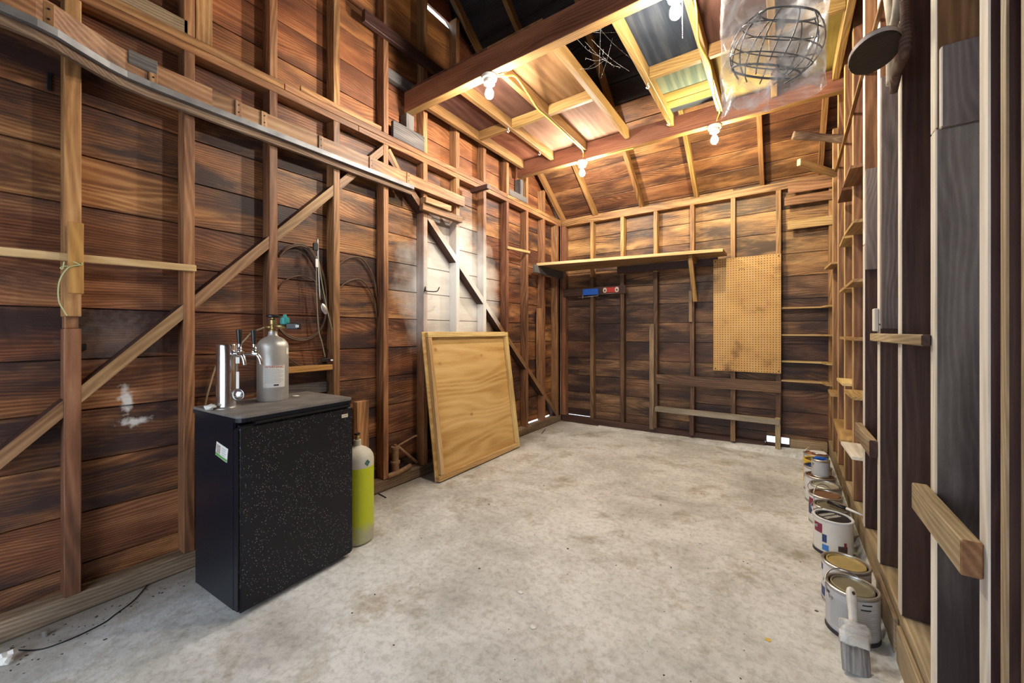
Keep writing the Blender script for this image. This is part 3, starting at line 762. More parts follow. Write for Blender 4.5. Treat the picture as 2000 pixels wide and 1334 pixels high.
bx('sill_plate', 0.055, XR, YB + 0.001, YBS - 0.001, 0.06, 0.15, M['sill_right'], wall_back, bev=0.006)
# rails and boards nailed over the studs
def back_rail(name, uL, uR, v0L, v1L, t, mat, y0=YB, parent=wall_back):
    a, b = onY(uL, v0L, y0 - t), onY(uL, v1L, y0 - t)
    xr = onY(uR, 600, y0 - t).x
    return bx(name, a.x, xr, y0 - t, y0 - 0.0005, min(a.z, b.z), max(a.z, b.z), mat, parent)
back_rail('rail', 1100, 1222, 565, 580, 0.02, M['stud_dark'])
back_rail('ledger', 1205, 1402, 521, 535, 0.02, M['stud_dark'])
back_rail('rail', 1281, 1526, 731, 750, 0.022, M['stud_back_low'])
bx('rail_shelf', onY(1282, 810, YB).x, -0.03, YB - 0.085, YB - 0.001, 0.296, 0.348, M['sill_pale'], wall_back)
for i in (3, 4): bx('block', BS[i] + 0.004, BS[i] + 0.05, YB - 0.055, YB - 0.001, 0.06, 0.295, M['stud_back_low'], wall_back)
bx('block', BS[5] - 0.004, BS[5] + 0.042, YB - 0.06, YB - 0.001, 0.045, 0.36, M['sill_right'], wall_back)
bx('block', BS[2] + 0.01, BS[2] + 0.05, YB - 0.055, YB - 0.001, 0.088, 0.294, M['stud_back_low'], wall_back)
bx('upright', onY(1268, 700, YB - 0.03).x, onY(1277, 700, YB - 0.03).x, YB - 0.03, YB - 0.001, 0.06, 1.345, M['sill'], wall_back)
# reddish boards at the top right corner
bx('cross_board', onY(1539, 360, YB - 0.04).x, XRS - 0.006, YB - 0.042, YB - 0.0205, 2.648, 2.762, M['stud_brown'], wall_back)
bx('cross_board', onY(1532, 390, YB - 0.02).x, XRS - 0.006, YB - 0.02, YB - 0.001, 2.535, 2.625, M['stud_brown'], wall_back)
bx('cross_board', onY(1538, 440, YB - 0.02).x, 0.40, YB - 0.02, YB - 0.001, 2.290, 2.378, M['shelf_wood'], wall_back)

# ------------------------------------------------------------------ right wall framing
# (near edge Y, z0, z1, side material)
RS = [(1.100, 0.03, 2.9, 'stud_dark'), (1.183, 0.03, 2.9, 'stud_dark'), (1.266, 0.03, 2.9, 'stud_dark'), (1.619, 0.05, 1.83, 'stud_grey'),
      (2.024, 0.19, None, 'stud_dark'), (2.424, 0.19, 1.28, 'stud_dark'), (2.828, 0.19, 1.72, 'stud_dark'), (3.240, 0.19, None, 'stud_brown'),
      (3.650, 0.19, None, 'stud_brown'), (4.060, 0.19, None, 'stud_brown'), (4.470, 0.19, None, 'stud_brown')]
for (y, z0, z1, mk) in RS:
    zr = zroof(y + 0.05) - 0.03 if y > YRIDGE else zroof(y) - 0.03
    w = 0.05 if y < 1.7 and y > 1.2 else (0.030 if y < 1.2 else WS)
    far = y > 3.0
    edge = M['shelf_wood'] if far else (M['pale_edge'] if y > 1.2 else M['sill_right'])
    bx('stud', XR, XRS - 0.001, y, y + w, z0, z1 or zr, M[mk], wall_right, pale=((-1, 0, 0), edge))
    if z1:
        up = {1.619: 'stud_brown', 2.424: 'stud_brown', 2.828: 'stud_brown'}.get(y, mk)
        bx('stud', XR, XRS - 0.001, y, y + w, z1 + 0.001, zr, M[up], wall_right, pale=((-1, 0, 0), edge))
bx('sister_board', XR + 0.006, XRS - 0.002, 1.598, 1.6185, 1.825, 2.055, M['stud_grey'], wall_right, pale=((-1, 0, 0), M['pale_edge']))
bx('sister_board', XR + 0.003, XRS - 0.002, 2.806, 2.8275, 1.58, 2.12, M['stud_grey'], wall_right)
bx('sister_board', XR + 0.003, XRS - 0.002, 2.406, 2.4235, 1.26, 2.40, M['stud_grey'], wall_right)
bx('sill_plate', XR + 0.004, XRS - 0.001, YF, YB - 0.001, 0.05, 0.188, M['sill_right'], wall_right, bev=0.006)
curb('curb', lambda t: ((XR - 0.02, 1.0 + 3.9 * t, 0.0), (XR + 0.05, 1.0 + 3.9 * t, 0.0), 0.06), 60, M['concrete'], fl)
bx('cleat', XR - 0.022, XR - 0.001, 1.653, 2.50, 1.205, 1.240, M['sill_right'], wall_right, pale=((0, -1, 0), M['stud_dark']))
bx('cleat', XR - 0.036, XR - 0.001, 1.285, 1.69, 0.706, 0.786, M['sill_right'], wall_right, pale=((0, -1, 0), M['stud_brown']))
bx('cleat', XR - 0.030, XR - 0.001, 2.455, 2.90, 0.662, 0.742, M['sill_right'], wall_right, pale=((0, -1, 0), M['stud_dark']))
bx('cleat', XR - 0.018, XR - 0.001, 2.424, 2.47, 1.25, 1.355, M['pale_edge'], wall_right)
for (ya, yb, z) in ((1.66, 2.03, 0.03), (2.07, 2.42, 0.03)):
    bx('toe_board', XR - 0.012, XR + 0.003, ya, yb, 0.012, 0.15, M['sill_right'], wall_right)

# ------------------------------------------------------------------ roof, beams, joists
ceiling = tag(empty('ceiling', (0, 1.8, 3.0)), kind='structure')
ang = math.atan(SLOPE); cA, sA = math.cos(ang), math.sin(ang)
def roof_side(y_eave, sgn, n):
    # sgn=+1: rear slope, boards climb from the back wall towards the ridge
    up = V((0, -sgn * cA, sA)); nrm = V((0, sgn * sA, cA))
    slen = abs(y_eave - YRIDGE) / cA
    pitch = slen / n
    base = V((0, y_eave, zroof(y_eave)))
    rg = random.Random(21 if sgn > 0 else 22)
    for k in range(n):
        c = base + up * (pitch * (k + 0.5)) + nrm * 0.098
        cut = rg.choice([-1.46, -0.83, -0.19])
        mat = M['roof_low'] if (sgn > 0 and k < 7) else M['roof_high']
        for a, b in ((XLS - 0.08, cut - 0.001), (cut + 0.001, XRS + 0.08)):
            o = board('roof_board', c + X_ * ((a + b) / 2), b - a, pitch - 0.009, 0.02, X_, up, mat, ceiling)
    # roofing felt over the boards keeps the weather out
    c = base + up * (slen / 2) + nrm * 0.115
    board('roofing', c + X_ * ((XL + XR) / 2), XRS - XLS + 0.3, slen + 0.02, 0.008, X_, up, M['siding'], ceiling, bev=0)
roof_side(YBS + 0.10, +1, 19)
roof_side(YFS - 0.10, -1, 19)
for x in (XL + 0.005, -2.07, -1.455, -0.825, -0.185, 0.30):
    for ye, sgn in ((YBS + 0.05, 1), (YFS - 0.05, -1)):
        up = V((0, -sgn * cA, sA)); nrm = V((0, sgn * sA, cA))
        p0 = V((x, ye, zroof(ye))) + nrm * 0.043; p1 = V((x, YRIDGE, zroof(YRIDGE))) + nrm * 0.043
        span('rafter', p0, p1, 0.088, 0.042, nrm, M['rafter'], ceiling)
bx('ridge_board', XLS, XRS, YRIDGE - 0.012, YRIDGE + 0.012, zroof(YRIDGE) - 0.10, zroof(YRIDGE) + 0.11, M['rafter'], ceiling)
ZB0, ZB1 = 3.065, 3.238
B1 = (2.165, 2.235); B2 = (3.83, 3.895)
for (a, b) in (B1, B2):
    bx('beam', XL - 0.03 if a < 3 else XL - 0.02, XR + 0.08, a, b, ZB0, ZB1, M['beam'], ceiling, pale=((0, 0, -1), M['joist']))
JX = [-2.50, -2.105, -1.715, -1.262, -0.850, -0.450, -0.06, 0.325]
for x in JX:
    bx('joist', x - 0.021, x + 0.021, B1[1] + 0.001, B2[0] - 0.001, 3.148, 3.238, M['joist'], ceiling)
YBLK = 3.02
for i in range(len(JX) - 1):
    if i == 3: continue
    bx('blocking', JX[i] + 0.022, JX[i + 1] - 0.022, YBLK - 0.02, YBLK + 0.02, 3.150, 3.236, M['joist'], ceiling)
PN = ['brown', 'brown', 'tan', None, 'slate', 'brown', 'brown']
PFAR = ['red', 'pink', 'pink', None, 'teal', 'olive', 'olive']
for i in range(7):
    if PN[i] is None: continue
    a, b = JX[i] - 0.0, JX[i + 1] - 0.002
    bx('plywood_panel', a, b, B1[0], YBLK - 0.001, 3.2395, 3.2515, M['panel_' + PN[i]], ceiling, bev=0.001)
    if i == 4:
        bx('plywood_panel', a, b, YBLK + 0.001, 3.42, 3.2395, 3.2515, M['panel_teal'], ceiling, bev=0.001)
        bx('board', a, b, 3.425, 3.56, 3.2395, 3.257, M['panel_olive'], ceiling)
        bx('board', a, b, 3.565, 3.68, 3.2395, 3.257, M['panel_olive'], ceiling)
        bx('board', a, b, 3.685, 3.80, 3.26, 3.275, M['panel_slate'], ceiling)
    else:
        bx('plywood_panel', a, b, YBLK + 0.001, B2[1], 3.2395, 3.2515, M['panel_' + PFAR[i]], ceiling, bev=0.001)

# ================================================================== THINGS
def thing(name, label, cat, loc=(0, 0, 0), rz=0.0, group=None):
    return tag(empty(name, loc, rz), label, cat, group)
def W(o, *args):
    """world matrix of a point in the thing's own frame"""
    return parent_world(o) @ Matrix.Translation(V(args))

# ---- sliding door track along the left wall
trk = thing('door_track', 'long wooden door track with grey metal strip running along the left wall studs', 'track', (XL + 0.03, 1.4, 2.44))
TPX = [(0, 14), (70, 46), (150, 92), (245, 146), (375, 209), (460, 244), (550, 277), (650, 313), (750, 350)]
TZ = 2.44
tp = [onZ(u, v, TZ) for u, v in TPX]
tp[0] = V((max(tp[0].x, XL + 0.14), -0.10, TZ))
tp = [V((max(p.x, XL + 0.038), p.y, TZ)) for p in tp]
tp.append(V((XL + 0.038, 2.20, TZ)))
tp = smooth_path(tp, 3)
def ribbon(name, path, off0, off1, z0, z1, mat, parent):
    """a bent board following a path in plan: from off0 to off1 towards the room, z0..z1"""
    vs, fs = [], []
    n = len(path)
    for i, p in enumerate(path):
        t = (path[min(i + 1, n - 1)] - path[max(i - 1, 0)]); t.z = 0; t.normalize()
        nr = V((t.y, -t.x, 0))
        for (o, z) in ((off0, z0), (off1, z0), (off1, z1), (off0, z1)): vs.append(p + nr * o + V((0, 0, z)))
    for i in range(n - 1):
        for k in range(4):
            k2 = (k + 1) % 4; fs.append([i * 4 + k, i * 4 + k2, i * 4 + 4 + k2, i * 4 + 4 + k])
    fs += [[0, 1, 2, 3], [(n - 1) * 4 + k for k in (3, 2, 1, 0)]]
    q = Matrix.Translation(path[n // 2]) @ Matrix.Rotation(math.pi / 2, 4, 'Z'); qi = q.inverted()
    me = mesh(name, [qi @ v for v in vs], fs); fix_normals(me)
    return link(name, me, mat, parent, q)
ribbon('rail_board', tp[:14], -0.034, 0.0, 0.012, 0.115, M['track_wood'], trk)
mid = tp[13:]
mid[-1] = V((XL + 0.038, 2.84, TZ))
ribbon('rail_board', mid, -0.034, 0.0, 0.012, 0.105, M['track_wood'], trk)
ribbon('metal_strip', tp, -0.006, 0.016, -0.016, 0.014, M['galv'], trk)
ribbon('lower_rail', tp, -0.030, -0.008, -0.055, -0.014, M['sill'], trk)
for u, vv in ((96, 25), (302, 140), (467, 212), (518, 232), (630, 277), (727, 318), (802, 347)):
    p = onZ(u, vv, 2.50)
    k = min(range(len(tp)), key=lambda i: abs((tp[i] - V((0, 0, 0))).y - p.y))
    q = tp[k]
    br = bx('bracket', q.x - 0.002, q.x + 0.010, p.y - 0.016, p.y + 0.016, 2.455, 2.545, M['track_wood'], trk)
    for dz in (2.48, 2.52):
        lathe('screw', [(0.0, 0.003), (0.004, 0.002), (0.004, 0)], M['black_iron'], br, Matrix.Translation((q.x + 0.010, p.y, dz)) @ Matrix.Rotation(math.pi / 2, 4, 'Y'), seg=8)
bx('wood_shim', XL + 0.010, XL + 0.055, 0.48, 0.585, 2.50, 2.565, M['grey_board'], trk)
# two loose boards stacked below the end of the track
st = thing('board_stub', 'pair of short tan boards nailed under the end of the left wall door track', 'board', (XL + 0.03, 2.5, 2.33))
bx('upper_board', XL + 0.002, XL + 0.075, 2.31, 2.62, 2.345, 2.395, M['track_wood'], st)
bx('lower_board', XL + 0.002, XL + 0.050, 2.30, 2.80, 2.285, 2.342, M['track_wood'], st)
# ---- black mini fridge
fr_c = V((-1.945, 1.005, 0))
FW, FD, FH = 0.575, 0.46, 0.882
fridge = thing('mini_fridge', 'black mini fridge with speckled door standing by the left wall', 'fridge', (-1.948, 1.003, 0), math.radians(3.6))
# own frame: +x points at the room (door side), y along the wall
def fr(o): return parent_world(fridge) @ Matrix.Translation(V(o))
def fbox(name, x0, x1, y0, y1, z0, z1, mat, parent=None, bev=0.004, seg=2):
    bm = bmesh.new(); bmesh.ops.create_cube(bm, size=1.0)
    bmesh.ops.scale(bm, vec=(x1 - x0, y1 - y0, z1 - z0), verts=bm.verts)
    if bev: bmesh.ops.bevel(bm, geom=list(bm.edges), offset=bev, segments=seg, affect='EDGES')
    me = bpy.data.meshes.new(name); bm.to_mesh(me); bm.free()
    for p in me.polygons: p.use_smooth = False
    return link(name, me, mat, parent or fridge, parent_world(fridge) @ Matrix.Translation(((x0 + x1) / 2, (y0 + y1) / 2, (z0 + z1) / 2)))
hy = FW / 2
fbox('body', -0.44, -0.050, -hy + 0.004, hy - 0.004, 0.018, 0.856, M['black_fridge'], bev=0.006)
door = fbox('door', -0.046, 0.0, -hy, hy, 0.022, 0.838, M['fridge_door'], bev=0.012, seg=3)
fbox('door_edge', -0.040, -0.006, -hy - 0.0012, -hy + 0.002, 0.04, 0.82, M['black_fridge'], door, bev=0)
fbox('handle_trim', -0.030, 0.004, -hy + 0.07, hy - 0.02, 0.838, 0.850, M['black_plastic'], door, bev=0.003)
fbox('badge', 0.0, 0.002, hy - 0.075, hy - 0.038, 0.782, 0.800, M['cream'], door, bev=0)
b_ = bpy.data.objects
for i_ in range(5):
    fbox('badge_print', 0.002, 0.0023, hy - 0.0715 + i_ * 0.0062, hy - 0.0675 + i_ * 0.0062, 0.786, 0.796, M['grey_ink'], door, bev=0)
tpts = []
for (cx0, cy0, a0) in ((0.004 - 0.04, hy + 0.002 - 0.04, 0), (-0.445 + 0.01, hy + 0.002 - 0.01, 90), (-0.445 + 0.01, -hy - 0.002 + 0.01, 180), (0.004 - 0.04, -hy - 0.002 + 0.04, 270)):
    rr = 0.04 if cx0 > -0.2 else 0.01
    for q in range(6):
        a = math.radians(a0 + 18 * q); tpts.append((cx0 + rr * math.cos(a), cy0 + rr * math.sin(a)))
prism('top', tpts, FH - 0.856, M['fridge_top'], fridge, fr((0, 0, 0.856)))
prism('top_edge', [(p[0] * 1.004, p[1] * 1.004) for p in tpts], 0.018, M['black_fridge'], fridge, fr((0, 0, 0.8525)))
for sx in (-0.40, -0.08):
    for sy in (-hy + 0.05, hy - 0.05):
        lathe('foot', [(0.018, 0.0), (0.020, 0.004), (0.016, 0.019)], M['black_plastic'], fridge, fr((sx, sy, 0)), seg=14)
stk = fbox('sticker', -0.215, -0.105, -hy + 0.0025, -hy + 0.0040, 0.672, 0.736, M['paper'], bev=0)
# the sticker sits askew
stk.matrix_basis = stk.matrix_basis @ Matrix.Rotation(math.radians(10), 4, 'Y')
def sub(o, name, x0, x1, z0, z1, mat, y=-0.0015):
    me = mesh(name, [(x0, y, z0), (x1, y, z0), (x1, y, z1), (x0, y, z1)], [[0, 1, 2, 3]])
    q = link(name, me, mat, o); return q
sub(stk, 'green_stripe', -0.055, 0.055, -0.030, -0.018, M['green_ink'])
sub(stk, 'photo_print', -0.048, -0.012, -0.016, 0.024, M['skin_ink'])
for i in range(4): sub(stk, 'text_line', 0.0, 0.042 - 0.006 * (i % 2), 0.018 - i * 0.010, 0.021 - i * 0.010, M['grey_ink'])

# ---- beer tower on the fridge
def ftop(x, y, z=0): return parent_world(fridge) @ V((x, y, FH + z))
tw_pos = onZ(443, 796, FH)
tower = thing('beer_tower', 'polished steel beer tower with two black handled taps on the fridge', 'beer tower', tw_pos)
def tw(*a): return Matrix.Translation(tw_pos + V(a))
lathe('column', [(0.0, 0.0), (0.043, 0.0), (0.043, 0.300), (0.040, 0.306), (0.0, 0.306)], M['chrome'], tower, tw(0, 0, 0), seg=40)
lathe('base_flange', [(0.058, 0.0), (0.058, 0.004), (0.044, 0.008), (0.0435, 0.0085)], M['steel'], tower, tw(0, 0, 0), seg=40)
dR = V((CS, SN, 0)); dF = V((SN, -CS, 0))            # to the right of the view / towards the viewer
def faucet(dirv, dist, z):
    d = V(dirv).normalized(); c = V((0, 0, z))
    f = thing_part = None
    base = tw_pos + c
    m = axes_matrix(base, d, Z_)
    # body: shank along d, lathe profile turned sideways
    rot = axes_matrix(base + d * 0.036, V((0, 0, 1)).cross(d), d.cross(V((0, 0, 1)).cross(d)))
    f = link('faucet', lathe_mesh([(0.0, 0.0), (0.014, 0.0), (0.014, 0.010), (0.009, 0.014), (0.009, dist - 0.060), (0.013, dist - 0.054), (0.015, dist - 0.040), (0.012, dist - 0.026), (0.0, dist - 0.024)], 18), M['chrome'], tower, rot)
    hb = base + d * (dist - 0.008)
    lathe('collar', [(0.0, -0.012), (0.012, -0.012), (0.013, 0.006), (0.009, 0.012), (0.013, 0.018), (0.008, 0.026), (0.009, 0.040), (0.0, 0.041)], M['chrome'], f, Matrix.Translation(hb + Z_ * 0.006), seg=16)
    lathe('tap_handle', [(0.0, 0.040), (0.0085, 0.040), (0.0125, 0.105), (0.012, 0.110), (0.0, 0.112)], M['black_plastic'], f, Matrix.Translation(hb + Z_ * 0.004) @ Matrix.Rotation(math.radians(-4), 4, 'Y'), seg=14)
    sp = [hb, hb + d * 0.018 - Z_ * 0.012, hb + d * 0.028 - Z_ * 0.035, hb + d * 0.032 - Z_ * 0.055]
    tube('spout', sp, lambda t: 0.010 - 0.002 * t, M['chrome'], f, seg=12, n=4)
    return f
faucet(dR * 1.0 + dF * 0.30, 0.090, 0.262)
faucet(dR * 1.0 - dF * 0.12, 0.132, 0.260)
# drip plug hanging as a tag under the first tap
hp = tw_pos + (dR * 1.0 + dF * 0.30).normalized() * 0.082 + dF * 0.014 + V((0, 0, 0.235))
sp = thing('hanging_spoon', 'small round spoon hung on a string from the beer tap', 'spoon', hp)
tube('string', [hp, hp - Z_ * 0.06], 0.0014, M['hose_tan'], sp, seg=5, raw=True)
board('handle', hp - Z_ * 0.098, 0.080, 0.013, 0.004, Z_, dR, M['white_plastic'], sp)
lathe('bowl', [(0.0, 0.006), (0.015, 0.003), (0.026, -0.004), (0.030, 0.0), (0.026, -0.0025), (0.014, 0.005), (0.0, 0.008)], M['chrome'], sp,
      axes_matrix(hp - Z_ * 0.168, dR, Z_), seg=24)
board('tag', hp - Z_ * 0.004, 0.03, 0.018, 0.002, Z_, dR, M['white_plastic'], sp)
# plastic scraps on the fridge
def crumple(name, c, r, mat, label, cat, sq=0.45, seed=1):
    bm = bmesh.new(); bmesh.ops.create_icosphere(bm, subdivisions=2, radius=r)
    rg = random.Random(seed)
    for v in bm.verts:
        k = 0.65 + rg.random() * 0.6
        v.co = V((v.co.x * k, v.co.y * k * 0.8, v.co.z * k * sq))
    zmin = min(v.co.z for v in bm.verts)
    for v in bm.verts: v.co.z -= zmin
    me = bpy.data.meshes.new(name); bm.to_mesh(me); bm.free()
    return tag(link(name, me, mat, None, Matrix.Translation(c)), label, cat)
crumple('crumpled_wrapper', onZ(410, 801, FH + 0.0005), 0.030, M['paper'], 'small crumpled white wrapper beside the beer tower', 'wrapper', seed=3)
crumple('paper_scrap', onZ(577, 774, FH + 0.0005), 0.020, M['paper'], 'flat white scrap behind the silver cylinder on the fridge', 'scrap', 0.12, 5)

# ---- silver gas cylinder on the fridge
gc = onZ(533, 781, FH)
gas = thing('gas_cylinder', 'silver aluminium gas cylinder with valve and regulator standing on the fridge', 'cylinder', gc)
def gm(*a): return Matrix.Translation(gc + V(a))
RG = 0.074
prof = [(0.0, 0.0), (RG - 0.006, 0.0), (RG, 0.008), (RG, 0.285)] + [(RG * math.cos(a), 0.285 + 0.060 * math.sin(a)) for a in [math.radians(x) for x in (15, 30, 45, 58, 68)]] + [(0.022, 0.350), (0.021, 0.368), (0.0, 0.368)]
lathe('body', prof, M['alu'], gas, gm(0, 0, 0), seg=36)
valve = lathe('valve', [(0.0, 0.366), (0.017, 0.366), (0.017, 0.376), (0.012, 0.380), (0.012, 0.402), (0.017, 0.406), (0.017, 0.428), (0.010, 0.434), (0.010, 0.446), (0.0, 0.446)], M['brass'], gas, gm(0, 0, 0), seg=18)
lathe('handwheel', [(0.0, 0.444), (0.012, 0.444), (0.026, 0.441), (0.033, 0.446), (0.033, 0.453), (0.026, 0.458), (0.0, 0.456)], M['black_plastic'], valve, gm(0, 0, 0), seg=20)
tube('valve_outlet', [gc + V((0, 0, 0.392)), gc - dR * 0.040 + V((0, 0, 0.390))], 0.009, M['brass'], valve, seg=10, raw=True)
reg = tube('regulator', [gc + V((0, 0, 0.396)), gc + dR * 0.070 + V((0, 0, 0.396))], 0.012, M['brass'], gas, seg=12, raw=True)
lathe('regulator_knob', [(0.0, 0.0), (0.020, 0.0), (0.023, 0.012), (0.021, 0.034), (0.010, 0.040), (0.008, 0.052), (0.0, 0.054)], M['teal_plastic'], reg, Matrix.Translation(gc + dR * 0.064 + V((0, 0, 0.406))), seg=18)
board('gauge', gc + dR * 0.112 + V((0, 0, 0.396)), 0.066, 0.034, 0.034, dR, Z_, M['black_plastic'], reg, bev=0.004)
board('gauge_face', gc + dR * 0.140 + dF * 0.0178 + V((0, 0, 0.396)), 0.018, 0.014, 0.001, dR, Z_, M['paper'], reg, bev=0)
# warning label wrapped on the body
def wrap(name, R, a0, a1, z0, z1, mat, parent, base, n=10):
    vs, fs = [], []
    for i in range(n + 1):
        a = a0 + (a1 - a0) * i / n
        for z in (z0, z1): vs.append((R * math.cos(a), R * math.sin(a), z))
    for i in range(n): fs.append([2 * i, 2 * i + 2, 2 * i + 3, 2 * i + 1])
    return link(name, mesh(name, vs, fs, True), mat, parent, base)
av = math.atan2(-gc.y, -gc.x)                        # towards the camera
lb = wrap('label', RG + 0.0008, av - 0.62, av + 0.80, 0.075, 0.190, M['paper'], gas, gm(0, 0, 0))
for i in range(10):
    wrap('text_line', RG + 0.0014, av - 0.52, av + (0.70 if i % 3 else 0.5), 0.100 + i * 0.0074, 0.1018 + i * 0.0074, M['grey_ink'], lb, gm(0, 0, 0))
wt = text_mesh('WARNING', 0.019)
for v in wt.vertices:                                # bend the lettering round the cylinder
    a = av + 0.09 + v.co.x / (RG + 0.001); z = v.co.y + 0.182
    rr = RG + 0.0012 + v.co.z
    v.co = (rr * math.cos(a), rr * math.sin(a), z)
link('lettering', wt, M['red_ink'], lb, gm(0, 0, 0))
wrap('ink_mark', RG + 0.0016, av + 0.05, av + 0.36, 0.083, 0.091, M['ink'], lb, gm(0, 0, 0))
wrap('small_tag', RG + 0.001, av + 0.95, av + 1.25, 0.245, 0.280, M['paper'], gas, gm(0, 0, 0), 4)

# ---- chartreuse cylinder on the floor
yc = V((-2.105, 1.405, 0))
yt = thing('tall_gas_cylinder', 'chartreuse gas cylinder with white shoulder standing behind the fridge', 'cylinder', yc)
RY = 0.095
def ym(): return Matrix.Translation(yc)
lathe('body', [(0.0, 0.004), (RY - 0.012, 0.0), (RY, 0.014), (RY, 0.45)], M['yellow_tank'], yt, ym(), seg=36)
lathe('shoulder', [(RY, 0.45), (RY, 0.485)] + [(RY * math.cos(a), 0.485 + 0.078 * math.sin(a)) for a in [math.radians(x) for x in (18, 36, 54, 70)]] + [(0.022, 0.566), (0.022, 0.60), (0.0, 0.60)], M['tank_shoulder'], yt, ym(), seg=36)
vv_ = lathe('valve', [(0.0, 0.60), (0.012, 0.60), (0.012, 0.618), (0.008, 0.622), (0.008, 0.632), (0.0, 0.632)], M['brass'], yt, ym(), seg=16)
lathe('handwheel', [(0.0, 0.630), (0.016, 0.629), (0.018, 0.634), (0.016, 0.639), (0.0, 0.638)], M['black_iron'], vv_, ym(), seg=16)
ay = math.atan2(-yc.y, -yc.x) + 0.62
dm = wrap('hazard_diamond', RY + 0.001, ay - 0.17, ay + 0.17, 0.475, 0.475, M['green_label'], yt, ym(), 2)
dm.data.clear_geometry()
dv = [(ay - 0.19, 0.478), (ay, 0.457), (ay + 0.19, 0.478), (ay, 0.499)]
dm.data.from_pydata([((RY + 0.0015) * math.cos(a), (RY + 0.0015) * math.sin(a), z) for a, z in dv], [], [[0, 1, 2, 3]])

# ---- short board standing between the studs behind the cylinder
tag(bx('short_board', XL - 0.04, XL + 0.012, 1.70, 1.80, 0.093, 0.735, M['stud_left'], None), 'short upright brown board standing on the sill behind the chartreuse cylinder', 'board')
# ---- old standpipe beside it
pp = onZ(772, 938, 0.09); pp = V((XL - 0.035, onX(772, 930, XL - 0.035).y, 0.092))
ps = thing('standpipe', 'rusty capped standpipe rising from the sill left of the framed plywood panel', 'pipe', pp)
lathe('pipe', [(0.0, 0.0), (0.045, 0.0), (0.045, 0.012), (0.031, 0.02), (0.031, 0.085), (0.038, 0.088), (0.038, 0.105), (0.028, 0.108), (0.028, 0.20), (0.034, 0.203), (0.034, 0.222), (0.012, 0.225), (0.012, 0.240), (0.0, 0.240)], M['rusty'], ps, Matrix.Translation(pp), seg=18)
tube('side_pipe', [pp + V((0.03, -0.10, 0.015)), pp + V((0.03, 0.02, 0.018)), pp + V((0.02, 0.14, 0.03))], 0.020, M['rusty'], ps, seg=10)
tube('slanted_pipe', [pp + V((0, 0.03, 0.215)), pp + V((0.0, 0.23, 0.03))], 0.012, M['rusty'], ps, seg=8, raw=True)
tube('spigot', [pp + V((0, 0, 0.215)), pp + V((0.0, 0.20, 0.26)), pp + V((0.0, 0.23, 0.255))], 0.008, M['rusty'], ps, seg=8, n=3)

# ---- framed plywood panel leaning on the studs
b0 = onZ(862, 944, 0.0); b1 = onZ(1019, 873, 0.0)
b0.y -= 0.022; b1.y -= 0.022
pan = thing('plywood_panel', 'square framed fir plywood panel leaning against the left wall', 'panel', (b0 + b1) / 2)
axp = (b1 - b0).normalized(); wp = (b1 - b0).length
outw = V((axp.y, -axp.x, 0))                          # towards the room
lean = math.atan2(0.165, 1.23)
upv = (Z_ * math.cos(lean) - outw * math.sin(lean)).normalized()
nv = axp.cross(upv).normalized()
if nv.dot(outw) < 0: nv = -nv
hp_ = 1.255
org = (b0 + b1) / 2 - nv * 0.052 + Z_ * (0.052 * math.sin(lean)) * 1.0 + Z_ * 0.002
def pb(name, s0, s1, t0, t1, n0, n1, ax, ay, mat):
    c = org + axp * ((s0 + s1) / 2) + upv * ((t0 + t1) / 2) + nv * ((n0 + n1) / 2)
    if ax == 's': return board(name, c, s1 - s0, t1 - t0, n1 - n0, axp, upv, mat, pan)
    return board(name, c, t1 - t0, s1 - s0, n1 - n0, upv, axp, mat, pan)
hw_ = wp / 2
pb('plywood_sheet', -hw_, hw_, 0, hp_, 0.0, 0.013, 's', 't', M['ply_fir'])
pb('frame_rail', -hw_ + 0.004, hw_ - 0.004, 0.004, 0.048, 0.0135, 0.052, 's', 't', M['frame_fir'])
pb('frame_rail', -hw_ + 0.03, hw_ - 0.004, hp_ - 0.052, hp_ - 0.008, 0.0135, 0.052, 's', 't', M['frame_fir'])
pb('frame_stile', -hw_ + 0.03, -hw_ + 0.074, 0.050, hp_ - 0.054, 0.0135, 0.052, 't', 's', M['frame_fir'])
pb('frame_stile', hw_ - 0.050, hw_ - 0.006, 0.050, hp_ - 0.054, 0.0135, 0.052, 't', 's', M['frame_fir'])

# ---- hoses, spoon and cord hanging between the studs
def wall_arc(u0, v0, pts): return [onX(u, v, XLS + 0.03) for u, v in pts]
hs = thing('hose_coil', 'coiled brown hose hanging between two studs above the silver cylinder', 'hose', onX(600, 560, XLS + 0.03))
for dz, dx in ((0, 0.0), (3, 0.012)):
    tube('hose_loop', [onX(u, v + dz, XLS + 0.02 + dx) for u, v in ((544, 500), (560, 484), (585, 477), (605, 486), (622, 512), (634, 545), (638, 590), (632, 630), (612, 655), (588, 662), (562, 655), (545, 640))], 0.0065, M['hose_brown'], hs, seg=7, n=6)
tube('hose_loop', [onX(u, v, XLS + 0.02) for u, v in ((543, 565), (556, 549), (580, 539), (602, 542), (622, 558), (636, 600), (645, 640), (646, 668), (634, 694), (614, 714), (596, 717), (575, 708), (558, 695))], 0.0045, M['hose_brown'], hs, seg=7, n=6)
hs2 = thing('hose_coil', 'pair of thin brown hose arcs in the bay right of the hanging spoon', 'hose', onX(700, 540, XLS + 0.03))
for dv_ in (0, 47):
    tube('hose_loop', [onX(u, v + dv_ * (1 - 0.2 * i / 6), XLS + 0.02) for i, (u, v) in enumerate(((660, 518), (675, 507), (692, 502), (706, 505), (720, 522), (731, 548), (736, 580)))], 0.006, M['hose_brown'], hs2, seg=7, n=6)
lsp = thing('long_spoon', 'long steel spoon hanging from a nail on the stud above the hose coil', 'spoon', onX(620, 468, XL - 0.02))
XS = XL - 0.012
tube('handle', [onX(620, 466, XS), onX(622, 520, XS), onX(625, 586, XS)], lambda t: 0.0055 - 0.0015 * t, M['steel'], lsp, seg=8)
bp = onX(633, 603, XS)
